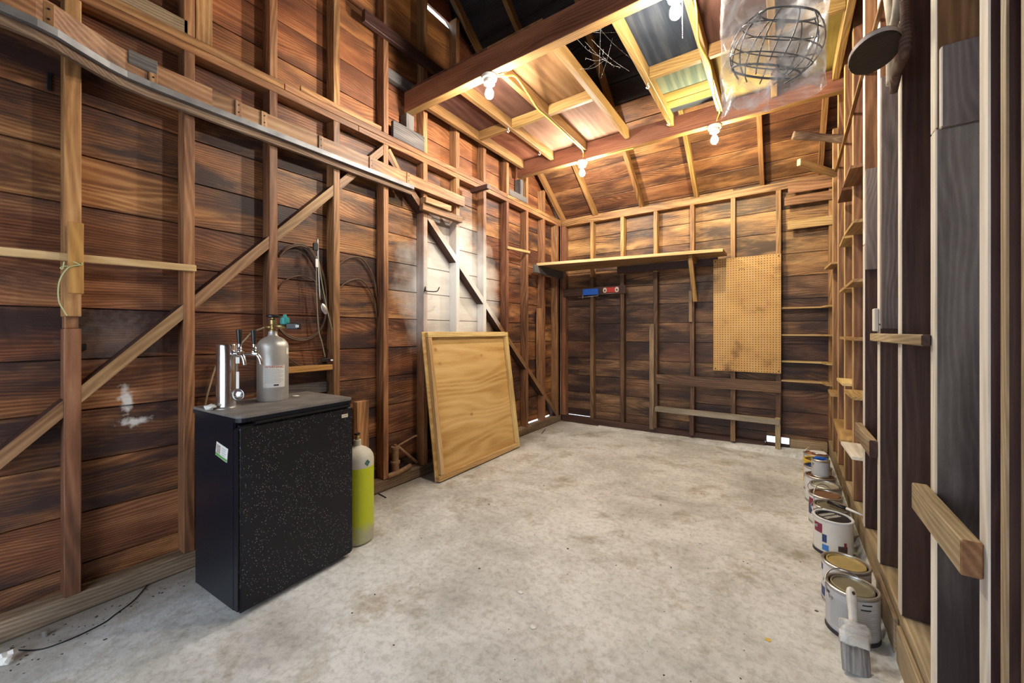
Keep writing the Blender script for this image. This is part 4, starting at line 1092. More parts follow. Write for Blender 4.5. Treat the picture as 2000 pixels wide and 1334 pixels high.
bm = bmesh.new(); bmesh.ops.create_uvsphere(bm, u_segments=16, v_segments=10, radius=1.0)
for v in bm.verts: v.co = V((v.co.x * 0.008, v.co.y * 0.020, v.co.z * 0.040 - abs(v.co.y) * 0.004))
me = bpy.data.meshes.new('bowl'); bm.to_mesh(me); bm.free()
for p in me.polygons: p.use_smooth = True
link('bowl', me, M['steel'], lsp, Matrix.Translation(bp) @ Matrix.Rotation(math.radians(22), 4, 'X'))
crd = thing('braided_cord', 'long braided cord loop with black clip hanging beside the steel spoon', 'cord', onX(625, 520, XS))
tube('cord', [onX(618, 500, XS), onX(618, 560, XS), onX(622, 640, XS), onX(629, 670, XS), onX(635, 698, XS)], 0.0040, M['cord'], crd, seg=6)
tube('cord', [onX(622, 510, XS), onX(630, 560, XS), onX(640, 610, XS), onX(651, 655, XS), onX(653, 690, XS)], 0.0040, M['cord'], crd, seg=6)
cl = onX(637, 703, XS)
board('clip', cl, 0.06, 0.022, 0.018, Y_, Z_, M['black_plastic'], crd)
board('clip_tab', cl + V((0.004, 0.036, -0.004)), 0.020, 0.012, 0.012, Y_, Z_, M['white_plastic'], crd)
board('clip', onX(616, 482, XS), 0.05, 0.03, 0.02, Z_, Y_, M['black_plastic'], crd)
board('cord_tag', onX(618, 514, XS) + V((0.006, 0, 0)), 0.055, 0.018, 0.003, Z_, Y_, M['white_plastic'], crd)
# thin pale hose from the silver cylinder down behind the fridge
tag(tube('gas_hose', [gc - dR * 0.042 + V((0, 0, 0.39)), onX(492, 650, -2.46), onX(470, 672, -2.52), onX(430, 700, -2.62), onX(408, 760, -2.62), onX(396, 815, -2.62)], 0.005, M['hose_tan'], None), 'pale thin hose looping from the silver cylinder valve down behind the fridge', 'hose')

# ---- pale wire twisted round the spliced stud
wr = thing('wire_loop', 'pale green wire tied round the orange block on the left wall', 'wire', onX(140, 520, XL + 0.06))
tube('wire', [onX(u, v, XL + 0.052) for u, v in ((143, 511), (156, 517), (146, 519), (133, 523), (120, 540), (114, 560), (115, 588), (124, 606), (131, 617))], 0.0024, M['green_wire'], wr, seg=6)
tube('wire_tail', [onX(u, v, XL + 0.050) for u, v in ((133, 520), (124, 520), (118, 523), (122, 525), (125, 511))], 0.002, M['green_wire'], wr, seg=6)
tube('wire_tail', [onX(u, v, XL + 0.050) for u, v in ((156, 517), (160, 518), (160, 513))], 0.002, M['green_wire'], wr, seg=6)
# ---- black hook on the white painted stud
tag(tube('wall_hook', [onX(u, v, XL + 0.012) for u, v in ((829, 570), (831, 560), (831, 567), (836, 569), (853, 569), (858, 561))], 0.005, M['black_iron'], None, seg=7, n=4), 'black bent iron hook on the white painted stud above the panel', 'hook')
# ---- small dark latch on the boards at top left and plate on boards
tag(bx('latch_plate', XLS + 0.0005, XLS + 0.012, onX(91, 145, XLS).y, onX(101, 145, XLS).y, onX(96, 178, XLS).z, onX(96, 142, XLS).z, M['black_iron'], None), 'dark metal latch plate on the boards under the left end of the track', 'latch')
tag(bx('junction_plate', XLS + 0.0005, XLS + 0.014, onX(156, 677, XLS).y, onX(168, 677, XLS).y, onX(160, 684, XLS).z, onX(160, 671, XLS).z, M['black_iron'], None), 'small dark square plate on the boards beside the spliced stud', 'plate')

# ---- bulbs on the beams
def bulb(x, y, label, chain=False, glow='bulb'):
    zb = ZB0
    t = thing('ceiling_bulb', label, 'light bulb', (x, y, zb), 0, 'bare bulbs under the ceiling beams')
    m = Matrix.Translation((x, y, zb))
    lathe('lampholder', [(0.0, -0.001), (0.056, -0.001), (0.058, -0.010), (0.052, -0.024), (0.036, -0.030), (0.036, -0.044), (0.040, -0.048), (0.038, -0.056), (0.022, -0.060), (0.0, -0.060)], M['porcelain'], t, m, seg=28)
    lathe('bulb_cap', [(0.0, -0.058), (0.013, -0.058), (0.013, -0.078), (0.0, -0.079)], M['steel'], t, m, seg=16)
    lathe('bulb', [(0.0128, -0.074), (0.016, -0.086), (0.024, -0.100), (0.0295, -0.116), (0.030, -0.128), (0.026, -0.144), (0.016, -0.155), (0.0, -0.159)], M[glow], t, m, seg=12)
    if chain:
        vs, fs = [], []
        for i in range(26):
            bm2 = bmesh.new(); bmesh.ops.create_icosphere(bm2, subdivisions=1, radius=0.003)
            k = len(vs)
            for v in bm2.verts: vs.append(v.co + V((0.035, 0.0, -0.050 - i * 0.009)))
            for f in bm2.faces: fs.append([k + v.index for v in f.verts])
            bm2.free()
        link('pull_chain', mesh('chain', vs, fs, True), M['steel'], t, m)
by1, by2 = (B1[0] + B1[1]) / 2, (B2[0] + B2[1]) / 2
XB = [onZ(951, 165, 3.03).x, onZ(1318, 10, 3.03).x, onZ(1138, 320, 3.03).x, onZ(1397, 260, 3.03).x]
bulb(-1.72, by1, 'lit bare bulb under the nearer beam by the left wall')
bulb(-0.47, by1, 'lit bare bulb with pull chain under the nearer beam at the top edge', True)
bulb(-1.765, by2, 'lit bare bulb under the far beam above the wall shelf')
bulb(-0.50, by2, 'lit bare bulb under the far beam above the pegboard', glow='bulb_warm')
# yellow cables
zc_ = 3.146
tag(tube('yellow_cable', [(-1.66, by1 + 0.01, 3.05), (-1.60, by1 + 0.04, 3.045), (-1.60, B1[1] + 0.12, 3.10), (-1.66, 2.6, 3.13), (-1.715, 2.85, zc_ - 0.006), (-1.715, YBLK, zc_ - 0.006), (-1.712, 3.45, zc_ - 0.006), (-1.715, 3.74, zc_ - 0.006), (-1.735, B2[0] - 0.006, 3.11), (-1.75, by2 - 0.02, 3.055)], 0.0065, M['yellow_cable'], None, seg=8), 'yellow electrical cable joining the two bulbs nearer the left wall', 'cable', 'yellow cables')
tag(tube('yellow_cable', [(-0.42, by1 + 0.01, 3.05), (-0.40, B1[1] + 0.03, 3.06), (-0.42, 2.5, 3.14), (-0.455, 2.8, zc_ - 0.006), (-0.43, 3.1, zc_ - 0.006), (-0.455, 3.5, zc_ - 0.006), (-0.45, 3.76, zc_ - 0.006), (-0.47, B2[0] - 0.006, 3.11), (-0.49, by2 - 0.02, 3.055)], 0.0065, M['yellow_cable'], None, seg=8), 'yellow electrical cable joining the two bulbs over the right side', 'cable', 'yellow cables')
tag(tube('yellow_cable', [(-1.50, B2[0] + 0.02, 3.058), (-1.36, B2[0] + 0.01, 3.056), (-1.22, B2[0] + 0.03, 3.057)], 0.005, M['yellow_cable'], None, seg=8), 'short piece of yellow cable stapled under the far beam', 'cable', 'yellow cables')
# cup hooks under the joists
for x, y, lab in ((-2.105, 2.98, 'small white hook under the second joist near the crosspiece'), (-2.105, 3.55, 'small white hook under the second joist near the far beam'),
                  (-0.85, 3.05, 'small white hook under the joist beside the open bay'), (-0.85, 3.70, 'small white hook under the open bay joist near the far beam')):
    p = V((x, y, 3.147))
    tag(tube('cup_hook', [p, p - Z_ * 0.018, p + V((0.010, 0, -0.030)), p + V((0.0, 0, -0.042)), p + V((-0.012, 0, -0.034)), p + V((-0.012, 0, -0.026))], 0.003, M['white_plastic'], None, seg=6, n=4), lab, 'hook', 'hooks under the joists')

# ---- long shelf on the back wall
ZS = 2.107
sA_ = onZ(1047, 515, ZS); sB_ = onZ(1412, 486, ZS)
shf = thing('wall_shelf', 'long plywood wall shelf across the left part of the back wall', 'shelf', (-1.5, YB, ZS))
poly = [(sA_.x + 0.01, sA_.y), (sB_.x, sB_.y), (sB_.x + 0.004, YB - 0.002), (XL + 0.064, YB - 0.002), (XL + 0.064, YB - 0.16), (sA_.x + 0.01, YB - 0.16)]
poly = [(sA_.x + 0.012, sA_.y), (sB_.x, sB_.y), (sB_.x + 0.004, YB - 0.002), (sA_.x + 0.012, YB - 0.002)]
cx_ = sum(p[0] for p in poly) / 4; cy_ = sum(p[1] for p in poly) / 4
prism('shelf_board', [(p[0] - cx_, p[1] - cy_) for p in poly], 0.022, M['shelf_wood'], shf, Matrix.Translation((cx_, cy_, ZS - 0.022)))
span('front_lip', V((sA_.x + 0.012, sA_.y - 0.008, ZS - 0.014)), V((sB_.x, sB_.y - 0.008, ZS - 0.014)), 0.034, 0.014, Z_, M['fresh'], shf)
bx('side_cleat', XL + 0.0015, XL + 0.030, 4.15, YB - 0.003, 1.985, 2.084, M['grey_board'], shf)
span('bracket_arm', V((-0.83, sB_.y + 0.02, 2.055)), V((-0.83, YB - 0.003, 2.055)), 0.055, 0.038, Z_, M['stud_back'], shf)
span('bracket_brace', V((-0.83, sB_.y + 0.03, 2.03)), V((-0.83, YB - 0.025, 1.60)), 0.045, 0.036, X_, M['stud_back'], shf)
bx('bracket_post', -0.90, -0.864, YB - 0.022, YB - 0.001, 1.36, 1.72, M['sill'], shf)

# ---- pegboard
pw0, pw1 = -0.642, -0.020
pg = thing('pegboard', 'brown perforated pegboard screwed to the back wall studs', 'pegboard', ((pw0 + pw1) / 2, YB - 0.008, 0.82))
me = box_mesh(pw1 - pw0, 1.235, 0.006, 0.0)
pgo = link('panel', me, M['pegboard'], pg, axes_matrix(V(((pw0 + pw1) / 2, YB - 0.0055 - 0.022, 0.818 + 1.235 / 2)), X_, Z_))
# a letter E written sideways
ec = onY(1449, 527, YB - 0.032)
em = mesh('letter', [], [])
vs, fs = [], []
for (a, b, c, d) in ((-0.024, 0.024, 0.010, 0.014), (-0.024, -0.020, -0.012, 0.012), (-0.002, 0.002, -0.006, 0.012), (0.018, 0.022, -0.012, 0.012)):
    k = len(vs); vs += [(a, 0, c), (b, 0, c), (b, 0, d), (a, 0, d)]; fs.append([k, k + 1, k + 2, k + 3])
em.from_pydata(vs, [], fs)
link('lettering', em, M['ink'], pg, Matrix.Translation((ec.x, YB - 0.0310, ec.z)) @ Matrix.Rotation(math.radians(5), 4, 'Y'))
for sx in (pw0 + 0.02, pw1 - 0.02):
    for sz in (0.84, 2.03):
        lathe('screw', [(0.0, 0.004), (0.006, 0.003), (0.007, 0.0)], M['black_iron'], pg, Matrix.Translation((sx, YB - 0.0307, sz)) @ Matrix.Rotation(math.pi / 2, 4, 'X'), seg=10)
bx('spacer', pw0 + 0.16, pw0 + 0.21, YB - 0.0245, YB - 0.001, 0.83, 2.0, M['stud_dark'], pg)
bx('spacer', pw1 - 0.045, pw1 - 0.003, YB - 0.0245, YB - 0.001, 0.83, 2.0, M['stud_dark'], pg)

# ---- blue and red holders on the dark rail
Yr = YB - 0.0205
bl0, bl1 = onY(1138, 577, Yr - 0.03), onY(1168, 563, Yr - 0.03)
blu = thing('blue_holder', 'blue paper roll holder with wire rail on the dark board under the shelf', 'holder', (bl0.x, Yr, bl0.z))
bx('plate', bl0.x, bl1.x, Yr - 0.028, Yr - 0.001, bl0.z, bl1.z, M['blue'], blu, bev=0.004)
tube('wire_rail', [(bl0.x - 0.07, Yr - 0.03, bl0.z - 0.026), (bl0.x, Yr - 0.03, bl0.z - 0.024), (bl1.x, Yr - 0.03, bl0.z - 0.016), (bl1.x, Yr - 0.03, bl0.z + 0.004)], 0.004, M['steel'], blu, seg=6, raw=True)
tube('wire_end', [(bl0.x + 0.002, Yr - 0.03, bl0.z + 0.01), (bl0.x + 0.002, Yr - 0.03, bl0.z - 0.045)], 0.004, M['steel'], blu, seg=6, raw=True)
rd0, rd1 = onY(1178, 572, Yr - 0.012), onY(1208, 560, Yr - 0.012)
redh = thing('red_sign', 'small red plate with cream oval ends on the dark board under the shelf', 'sign', (rd0.x, Yr, rd0.z))
rcx, rcz = (rd0.x + rd1.x) / 2, (rd0.z + rd1.z) / 2
bx('plate', rd0.x, rd1.x, Yr - 0.010, Yr - 0.001, rd0.z, rd1.z, M['red'], redh)
for s in (-1, 1):
    wx = (rd1.x - rd0.x) * 0.39
    lathe('oval', [(0.034, 0.0), (0.034, 0.0012), (0.0, 0.0012)], M['cream'], redh, Matrix.Translation((rcx + s * wx, Yr - 0.0103, rcz)) @ Matrix.Rotation(math.pi / 2, 4, 'X') @ Matrix.Scale(0.75, 4, X_), seg=20)
    lathe('drop_mark', [(0.014, 0.0), (0.014, 0.0020), (0.0, 0.0020)], M['ink'], redh, Matrix.Translation((rcx + s * wx, Yr - 0.0106, rcz - 0.004)) @ Matrix.Rotation(math.pi / 2, 4, 'X') @ Matrix.Scale(0.75, 4, X_), seg=14)
tube('wire', [(rd0.x - 0.12, Yr - 0.012, rd0.z - 0.018), (rd1.x, Yr - 0.012, rd0.z - 0.010)], 0.003, M['steel'], redh, seg=5, raw=True)

# ---- small shelves between the right wall studs
def rshelf(y0, y1, z, xf0, xf1, label, mat=None, th=0.017):
    c = V(((xf0 + XRS) / 2, (y0 + y1) / 2, z))
    pts = [(y0 - c.y, -(xf0 - c.x)), (y1 - c.y, -(xf1 - c.x)), (y1 - c.y, -(XRS - 0.002 - c.x)), (y0 - c.y, -(XRS - 0.002 - c.x))]
    # local x runs along Y, local y along -X
    m = Matrix.Translation(c) @ Matrix.Rotation(math.pi / 2, 4, 'Z')
    o = prism('corner_shelf', pts, th, mat or M['shelf_wood'], None, m)
    return tag(o, label, 'shelf', 'small shelves between the right wall studs')
rshelf(2.877, 3.238, 2.160, 0.306, 0.310, 'topmost thin shelf between the right wall studs, nearer half', M['stud_brown'])
rshelf(3.289, 3.60, 2.160, 0.310, 0.318, 'topmost thin shelf between the right wall studs, farther half', M['stud_brown'])
rshelf(2.877, 3.238, 1.855, 0.322, 0.318, 'second shelf from the top on the right wall, nearer half')
rshelf(3.289, 3.645, 1.85, 0.318, 0.330, 'second shelf from the top on the right wall, farther half')
rshelf(2.877, 3.238, 1.525, 0.318, 0.322, 'right wall shelf just above the eye level cleat, nearer half')
rshelf(3.289, 3.645, 1.525, 0.322, 0.330, 'right wall shelf just above the eye level cleat, farther half')
rshelf(2.877, 3.238, 1.197, 0.330, 0.325, 'edge-on right wall shelf level with the pale cleat, nearer half')
rshelf(3.289, 3.645, 1.197, 0.325, 0.330, 'edge-on right wall shelf level with the pale cleat, farther half')
rshelf(2.877, 3.238, 0.868, 0.318, 0.315, 'right wall shelf below the pale cleat, nearest piece')
rshelf(3.289, 3.645, 0.900, 0.315, 0.315, 'right wall shelf below the pale cleat, middle piece', M['frame_fir'])
rshelf(2.877, 3.238, 0.535, 0.315, 0.300, 'lowest pale right wall shelf behind the paint cans, nearest piece', M['pale_edge'])
rshelf(3.289, 4.055, 0.535, 0.300, 0.330, 'lowest right wall shelf behind the paint cans, farther piece')
rshelf(4.11, 4.465, 0.72, 0.315, 0.325, 'short far right wall shelf above the lowest shelf')
rshelf(4.11, 4.465, 1.80, 0.32, 0.30, 'far right wall shelf near the corner, upper short piece')
# corner shelves on the back wall's right bay
for z, lab in ((1.500, 'topmost narrow corner shelf right of the pegboard'), (1.222, 'second narrow corner shelf right of the pegboard'),
               (0.950, 'third narrow corner shelf right of the pegboard'), (0.752, 'lowest narrow corner shelf right of the pegboard')):
    x0 = BS[5] + WS + 0.001
    pts = [(x0, YB + 0.0), (0.305, YB + 0.0), (0.338, YB - 0.18), (XRS - 0.003, YB - 0.18), (XRS - 0.003, YB - 0.002), (0.362, YB - 0.002), (0.362, YBS - 0.003), (x0, YBS - 0.003)]
    c = V((0.15, YB, z))
    tag(prism('corner_shelf', [(p[0] - c.x, p[1] - c.y) for p in pts], 0.016, M['shelf_wood'], None, Matrix.Translation(c - Z_ * 0.016)), lab, 'shelf', 'corner shelves right of the pegboard')
tag(bx('wood_offcut', XR + 0.008, XR + 0.030, 3.70, 3.80, 1.2145, 1.455, M['sill'], None), 'grey upright wood offcut standing on the edge-on right wall shelf', 'offcut')

# ---- sticks and branch at the top right
tag(span('wood_stick', onY(1560, 317, 3.9), onY(1632, 340, 4.3), 0.055, 0.030, Z_, M['fresh'], None), 'pale flat stick jutting from the right wall below the rough branch', 'stick')
brc = [onY(1548, 264, 4.0), onY(1580, 266, 4.02), onY(1625, 270, 4.05), V((XRS - 0.01, 4.06, onY(1660, 272, 4.05).z))]
o = tube('rough_branch', brc, lambda t: 0.032 + 0.004 * math.sin(9 * t), M['rough_branch'], None, seg=9)
tag(o, 'rough brown wooden limb jutting from the right wall studs under the beam', 'branch')
tag(span('lean_stick', onX(1725, 0, XR - 0.006), onX(1633, 335, XR - 0.006), 0.020, 0.012, X_, M['joist'], None), 'long thin yellow stick leaning across the right wall studs', 'stick')
tag(span('side_stick', onX(1650, 28, XR - 0.012), onX(1630, 163, XR - 0.012), 0.03, 0.012, X_, M['fresh'], None), 'short pale stick fixed along the outer joist beside the plastic bag', 'stick')

# ---- round disc held on a forked limb
dc = V((0.261, 1.846, 2.215))
disc = tag(link('wooden_disc', lathe_mesh([(0.0, 0.0), (0.118, 0.0), (0.121, 0.003), (0.121, 0.017), (0.118, 0.020), (0.0, 0.020)], 40), [M['disc_wood'], M['disc_rim']], None, Matrix.Translation(dc) @ Matrix.Scale(0.57, 4, X_) @ Matrix.Scale(1.03, 4, Y_)), 'dark round wooden disc held level against the right wall', 'disc')
for p in disc.data.polygons:
    if abs(p.normal.z) < 0.7: p.material_index = 1
lim = thing('forked_limb', 'forked pale branch fixed upright on the stud beside the round disc', 'branch', (XR - 0.02, 2.0, 2.1))
def lp(u, v, x): return onX(u, v, x)
tube('stem', [lp(1745, 180, XR - 0.022), lp(1752, 140, XR - 0.024), lp(1766, 105, XR - 0.03), lp(1769, 60, XR - 0.03), lp(1767, 20, XR - 0.03), lp(1766, -70, XR - 0.02)], lambda t: 0.012 + 0.006 * math.sin(math.pi * min(1, t * 1.3)), M['rough_branch'], lim, seg=10)
tube('fork', [lp(1740, 165, XR - 0.016), lp(1740, 90, XR - 0.018), lp(1742, 55, XR - 0.018), lp(1735, 0, XR - 0.018), lp(1728, -60, XR - 0.014)], 0.014, M['pale_branch'], lim, seg=9)
tube('fork', [lp(1742, 58, XR - 0.018), lp(1752, 20, XR - 0.02), lp(1756, -60, XR - 0.018)], 0.014, M['pale_branch'], lim, seg=9)

# ---- paint cans
def label_lines(parent, R, base, a0, a1, z0, z1, n, mat):
    vs, fs = [], []
    for i in range(n):
        z = z0 + (z1 - z0) * i / n; e = a1 - (0.35 if i % 3 == 0 else 0.0)
        k0 = len(vs)
        for j in range(9):
            a = a0 + (e - a0) * j / 8
            vs += [(R * math.cos(a), R * math.sin(a), z), (R * math.cos(a), R * math.sin(a), z + (z1 - z0) / n * 0.45)]
        for j in range(8): fs.append([k0 + 2 * j, k0 + 2 * j + 2, k0 + 2 * j + 3, k0 + 2 * j + 1])
    return link('text_lines', mesh('text_lines', vs, fs, True), mat, parent, base)
def paint(name, col, rough=0.5, metal=0.0, noise=0.12): 
    if name not in M: M[name] = plain(name, col, rough, metal, noise=noise, nscale=18)
    return M[name]
def can(x, y, z, R, H, label, body, band, lid, handle=None, lines=False, dark_base=False, colored=None):
    t = thing('paint_can', label, 'paint can', (x, y, z), 0, 'paint cans along the right wall')
    b = Matrix.Translation((x, y, z))
    av = math.atan2(-y, -x)
    bo = lathe('body', [(0.0, 0.002), (R - 0.003, 0.0), (R, 0.002), (R, 0.008), (R - 0.003, 0.011), (R - 0.003, H - 0.012), (R, H - 0.008), (R + 0.001, H - 0.003), (R - 0.003, H), (R - 0.010, H - 0.001), (R - 0.012, H - 0.010), (R - 0.013, H - 0.011)], body, t, b, seg=36)
    lathe('rim_groove', [(R - 0.012, H - 0.0095), (R - 0.017, H - 0.0095)], M['ink'], bo, b, seg=36)
    lathe('lid', [(R - 0.017, H - 0.010), (R - 0.018, H - 0.003), (R - 0.023, H - 0.002), (R - 0.026, H - 0.008), (0.0, H - 0.008)], lid, t, b, seg=36)
    if band:
        lb = lathe('label_band', [(R - 0.0022, 0.016), (R - 0.0022, H - 0.016)], band, t, b, seg=36)
        if lines: label_lines(lb, R - 0.0016, b, av - 0.9, av + 1.0, 0.04, H - 0.04, 14, M['grey_ink'])
        if colored:
            for (a0, a1, z0, z1, m) in colored: wrap('print_patch', R - 0.0014, av + a0, av + a1, z0 * H, z1 * H, m, lb, b, 6)
    if dark_base: wrap('base_stain', R + 0.0004, av - 1.6, av + 1.6, 0.0005, 0.018, M['ink'], bo, b, 16)
    if handle is not None:
        # wire bail from ear to ear, swung by an angle
        ear_a, swing = handle
        e = V((math.cos(ear_a), math.sin(ear_a), 0)); n_ = V((-e.y, e.x, 0))
        zc = H * 0.74
        pts = []
        for i in range(15):
            a = math.pi * i / 14
            r = R + 0.006
            pts.append(V((x, y, z + zc)) + e * (r * math.cos(a)) + (n_ * math.cos(swing) + Z_ * math.sin(swing)) * (r * 1.12 * math.sin(a)))
        tube('handle', pts, 0.0028, M['steel'], t, seg=6, raw=True)
        for s in (1, -1):
            lathe('ear', [(0.0, 0.0), (0.009, 0.0), (0.008, 0.005), (0.0, 0.006)], M['steel'], t, axes_matrix(V((x, y, z + zc)) + e * s * (R - 0.002), V((0, 0, 1)), e.cross(Z_) * s), seg=12)
    return t
WB = paint('can_white', (0.66, 0.66, 0.68)); GB = paint('can_pale_grey', (0.48, 0.48, 0.50)); ST = M['steel']
BRL = paint('brown_lid', (0.19, 0.095, 0.045), 0.4); GOL = paint('gold_lid', (0.31, 0.29, 0.215), 0.35, 0.6, 0.35); PAL = paint('pale_lid', (0.44, 0.42, 0.34), 0.35, 0.4)
BLK = paint('black_lid', (0.015, 0.016, 0.022), 0.4); NAVY = paint('navy', (0.020, 0.05, 0.16)); MAR = paint('maroon', (0.22, 0.02, 0.06)); ORG = paint('orange', (0.75, 0.25, 0.08)); YEL = paint('yellow', (0.72, 0.50, 0.04))
BLU = paint('bright_blue', (0.04, 0.20, 0.55)); DRK = paint('dark_drip', (0.05, 0.035, 0.03))
RC = 0.0895
can(0.236, 2.150, 0, RC, 0.192, 'nearest paint can with striped label, the brush leaning on it', ST, GB, GOL, (0.6, 0.75), lines=True, dark_base=True, colored=[(-1.4, -0.95, 0.80, 0.84, M['ink']), (0.35, 0.75, 0.84, 0.87, M['ink']), (0.3, 0.7, 0.74, 0.77, M['ink'])])
can(0.236, 2.352, 0, RC, 0.192, 'gold lidded paint can with blue and white label, second from the front', ST, WB, paint('stained_lid', (0.42, 0.33, 0.14), 0.4, 0.3, 0.5), (0.75, -0.9), colored=[(-2.2, -1.0, 0.0 + 0.12, 0.34, NAVY), (-2.2, -1.2, 0.72, 0.86, NAVY)])
cI = can(0.232, 2.872, 0, 0.092, 0.200, 'white paint can with black lettered lid, third from the front', WB, paint('can_cream', (0.70, 0.68, 0.64)), BLK, (0.6, 0.55), dark_base=True, colored=[(-1.1, -0.55, 0.58, 0.84, MAR), (-0.55, -0.3, 0.36, 0.58, NAVY), (-0.55, -0.2, 0.14, 0.30, BLU), (0.25, 0.75, 0.12, 0.36, DRK), (0.55, 0.7, 0.3, 0.46, MAR)])
# white scrawled lettering on its lid
vs, fs = [], []
rg = random.Random(4)
for row, yy in enumerate((0.026, -0.006)):
    xx = -0.050
    while xx < 0.048:
        w_ = 0.007 + rg.random() * 0.004
        for (a, b, c, d) in ((xx, xx + w_ * 0.3, yy, yy + 0.022), (xx, xx + w_, yy + 0.017, yy + 0.022), (xx + w_ * 0.7, xx + w_, yy, yy + 0.014)):
            k = len(vs); vs += [(a, c, 0), (b, c, 0), (b, d, 0), (a, d, 0)]; fs.append([k, k + 1, k + 2, k + 3])
        xx += w_ + 0.003
link('lettering', mesh('lettering', vs, fs), M['paper'], cI, Matrix.Translation((0.232, 2.872, 0.1925)) @ Matrix.Rotation(TH + 0.25, 4, 'Z'))
can(0.240, 3.065, 0, RC, 0.192, 'paint can with dark tool across it, fourth from the front', ST, WB, GOL, (0.7, 0.3), colored=[(-2.0, -1.1, 0.2, 0.8, MAR)])
can(0.226, 3.262, 0, RC, 0.192, 'brown lidded paint can with wire handle, fifth from the front', ST, WB, BRL, (0.9, 1.25), colored=[(-2.0, -0.9, 0.3, 0.7, NAVY), (-1.3, -0.8, 0.6, 0.85, MAR)])
can(0.240, 3.462, 0, RC, 0.192, 'pale lidded paint can with raised wire handle, sixth from the front', ST, WB, PAL, (0.6, 0.25))
can(0.222, 3.660, 0, RC, 0.192, 'brown lidded paint can carrying the small grey can', ST, WB, BRL, None)
can(0.224, 3.660, 0.1855, 0.056, 0.128, 'small grey paint can with blue cap stacked on a bigger can', ST, GB, WB, (0.6, -1.0))
can(0.222, 3.905, 0, RC, 0.192, 'navy lidded paint can behind the stacked small can', ST, WB, NAVY, (0.6, -0.9))
can(0.226, 4.100, 0, RC, 0.192, 'yellow rimmed paint can, second from the far end of the row', YEL, YEL, BRL, None)
can(0.232, 4.300, 0, RC, 0.192, 'farthest paint can with tall raised wire handle', ST, WB, paint('orange_lid', (0.45, 0.22, 0.12)), (0.5, 1.25))
crumple('blue_rag', V((0.222, 3.660, 0.3065)), 0.042, M['blue'], 'blue and white rag on top of the small stacked paint can', 'rag', 0.25, 9)
crumple('white_rag', V((0.250, 4.300, 0.186)), 0.055, M['paper'], 'white rag lying on the farthest paint can', 'rag', 0.3, 12)
# dark tool across the fourth can
tl = thing('paint_tool', 'dark handled tool with pale tip lying behind the lettered paint can', 'tool', (0.30, 3.05, 0.19))
tube('grip', [(0.225, 3.075, 0.205), (0.305, 3.02, 0.206)], 0.011, M['black_plastic'], tl, seg=9, raw=True)
tube('tip', [(0.305, 3.02, 0.206), (0.372, 2.975, 0.201)], lambda t: 0.009 - 0.005 * t, M['white_plastic'], tl, seg=9, raw=True)

# ---- paint brush wrapped in film leaning on the nearest can
bb = onZ(1673, 1318, 0.0)
btop = V((bb.x + 0.0, 2.150 - RC - 0.017, 0.262))
bd = (btop - bb).normalized(); bl_ = (btop - bb).length
side = V((CS * 0.95, SN * 0.95, 0)); side = (side - bd * side.dot(bd)).normalized(); bn_ = bd.cross(side).normalized()
br = thing('paint_brush', 'wide old paint brush with whitened handle leaning on the nearest can', 'brush', bb)
bmx = Matrix.Identity(4)
for i in range(3): bmx[i][0], bmx[i][1], bmx[i][2], bmx[i][3] = side[i], bn_[i], bd[i], bb[i]
def slab_profile(name, prof, mat, parent, seg=4):
    """prof: (z, half width, half thickness) sections of a rounded flat bar"""
    vs, fs = [], []; n = 12
    for (z, a, b) in prof:
        for k in range(n):
            t = 2 * math.pi * k / n
            ct, st_ = math.cos(t), math.sin(t)
            vs.append((a * math.copysign(abs(ct) ** 0.5, ct), b * math.copysign(abs(st_) ** 0.6, st_), z))
    for i in range(len(prof) - 1):
        for k in range(n):
            k2 = (k + 1) % n; fs.append([i * n + k, i * n + k2, (i + 1) * n + k2, (i + 1) * n + k])
    fs += [list(range(n))[::-1], [(len(prof) - 1) * n + k for k in range(n)]]
    me = mesh(name, [(v[2], v[0], v[1]) for v in vs], fs, True); fix_normals(me); return link(name, me, mat, parent, axes_matrix(bb, bd, side))
M['bristle'] = wood('grey_bristles', (0.16, 0.15, 0.16), (0.36, 0.35, 0.35), (0.62, 0.60, 0.57), 0.4, (0.05, 0.05, 0.07), grain=3.0, rough=0.8, bump=0.8)
M['brush_white'] = plain('whitened_brush_wood', (0.70, 0.66, 0.60), 0.6, noise=0.25, nscale=40)
bs_ = slab_profile('bristles', [(0.0, 0.044, 0.012), (0.005, 0.046, 0.014), (0.05, 0.047, 0.015), (0.09, 0.047, 0.014)], M['bristle'], br)
slab_profile('ferrule', [(0.088, 0.049, 0.016), (0.128, 0.049, 0.016)], M['paper'], br)
hd = slab_profile('handle', [(0.127, 0.047, 0.013), (0.140, 0.040, 0.012), (0.152, 0.022, 0.011), (0.168, 0.013, 0.010), (0.20, 0.0125, 0.010), (0.235, 0.0155, 0.011), (0.262, 0.0165, 0.010), (0.276, 0.012, 0.008), (0.282, 0.005, 0.004)], M['brush_white'], br)
lathe('hang_hole', [(0.0065, 0.0), (0.0065, 0.0006), (0.0, 0.0006)], M['brass'], hd, bmx @ Matrix.Translation((0, -0.0112, 0.262)) @ Matrix.Rotation(math.pi / 2, 4, 'X'), seg=14)
film = slab_profile('plastic_film', [(0.086, 0.050, 0.018), (0.13, 0.052, 0.020), (0.155, 0.050, 0.024), (0.166, 0.040, 0.026), (0.158, 0.028, 0.020)], M['bag'], br)
rg = random.Random(8)
for v in film.data.vertices: v.co += V((rg.uniform(-1, 1), rg.uniform(-1, 1), rg.uniform(-1, 1))) * 0.0022

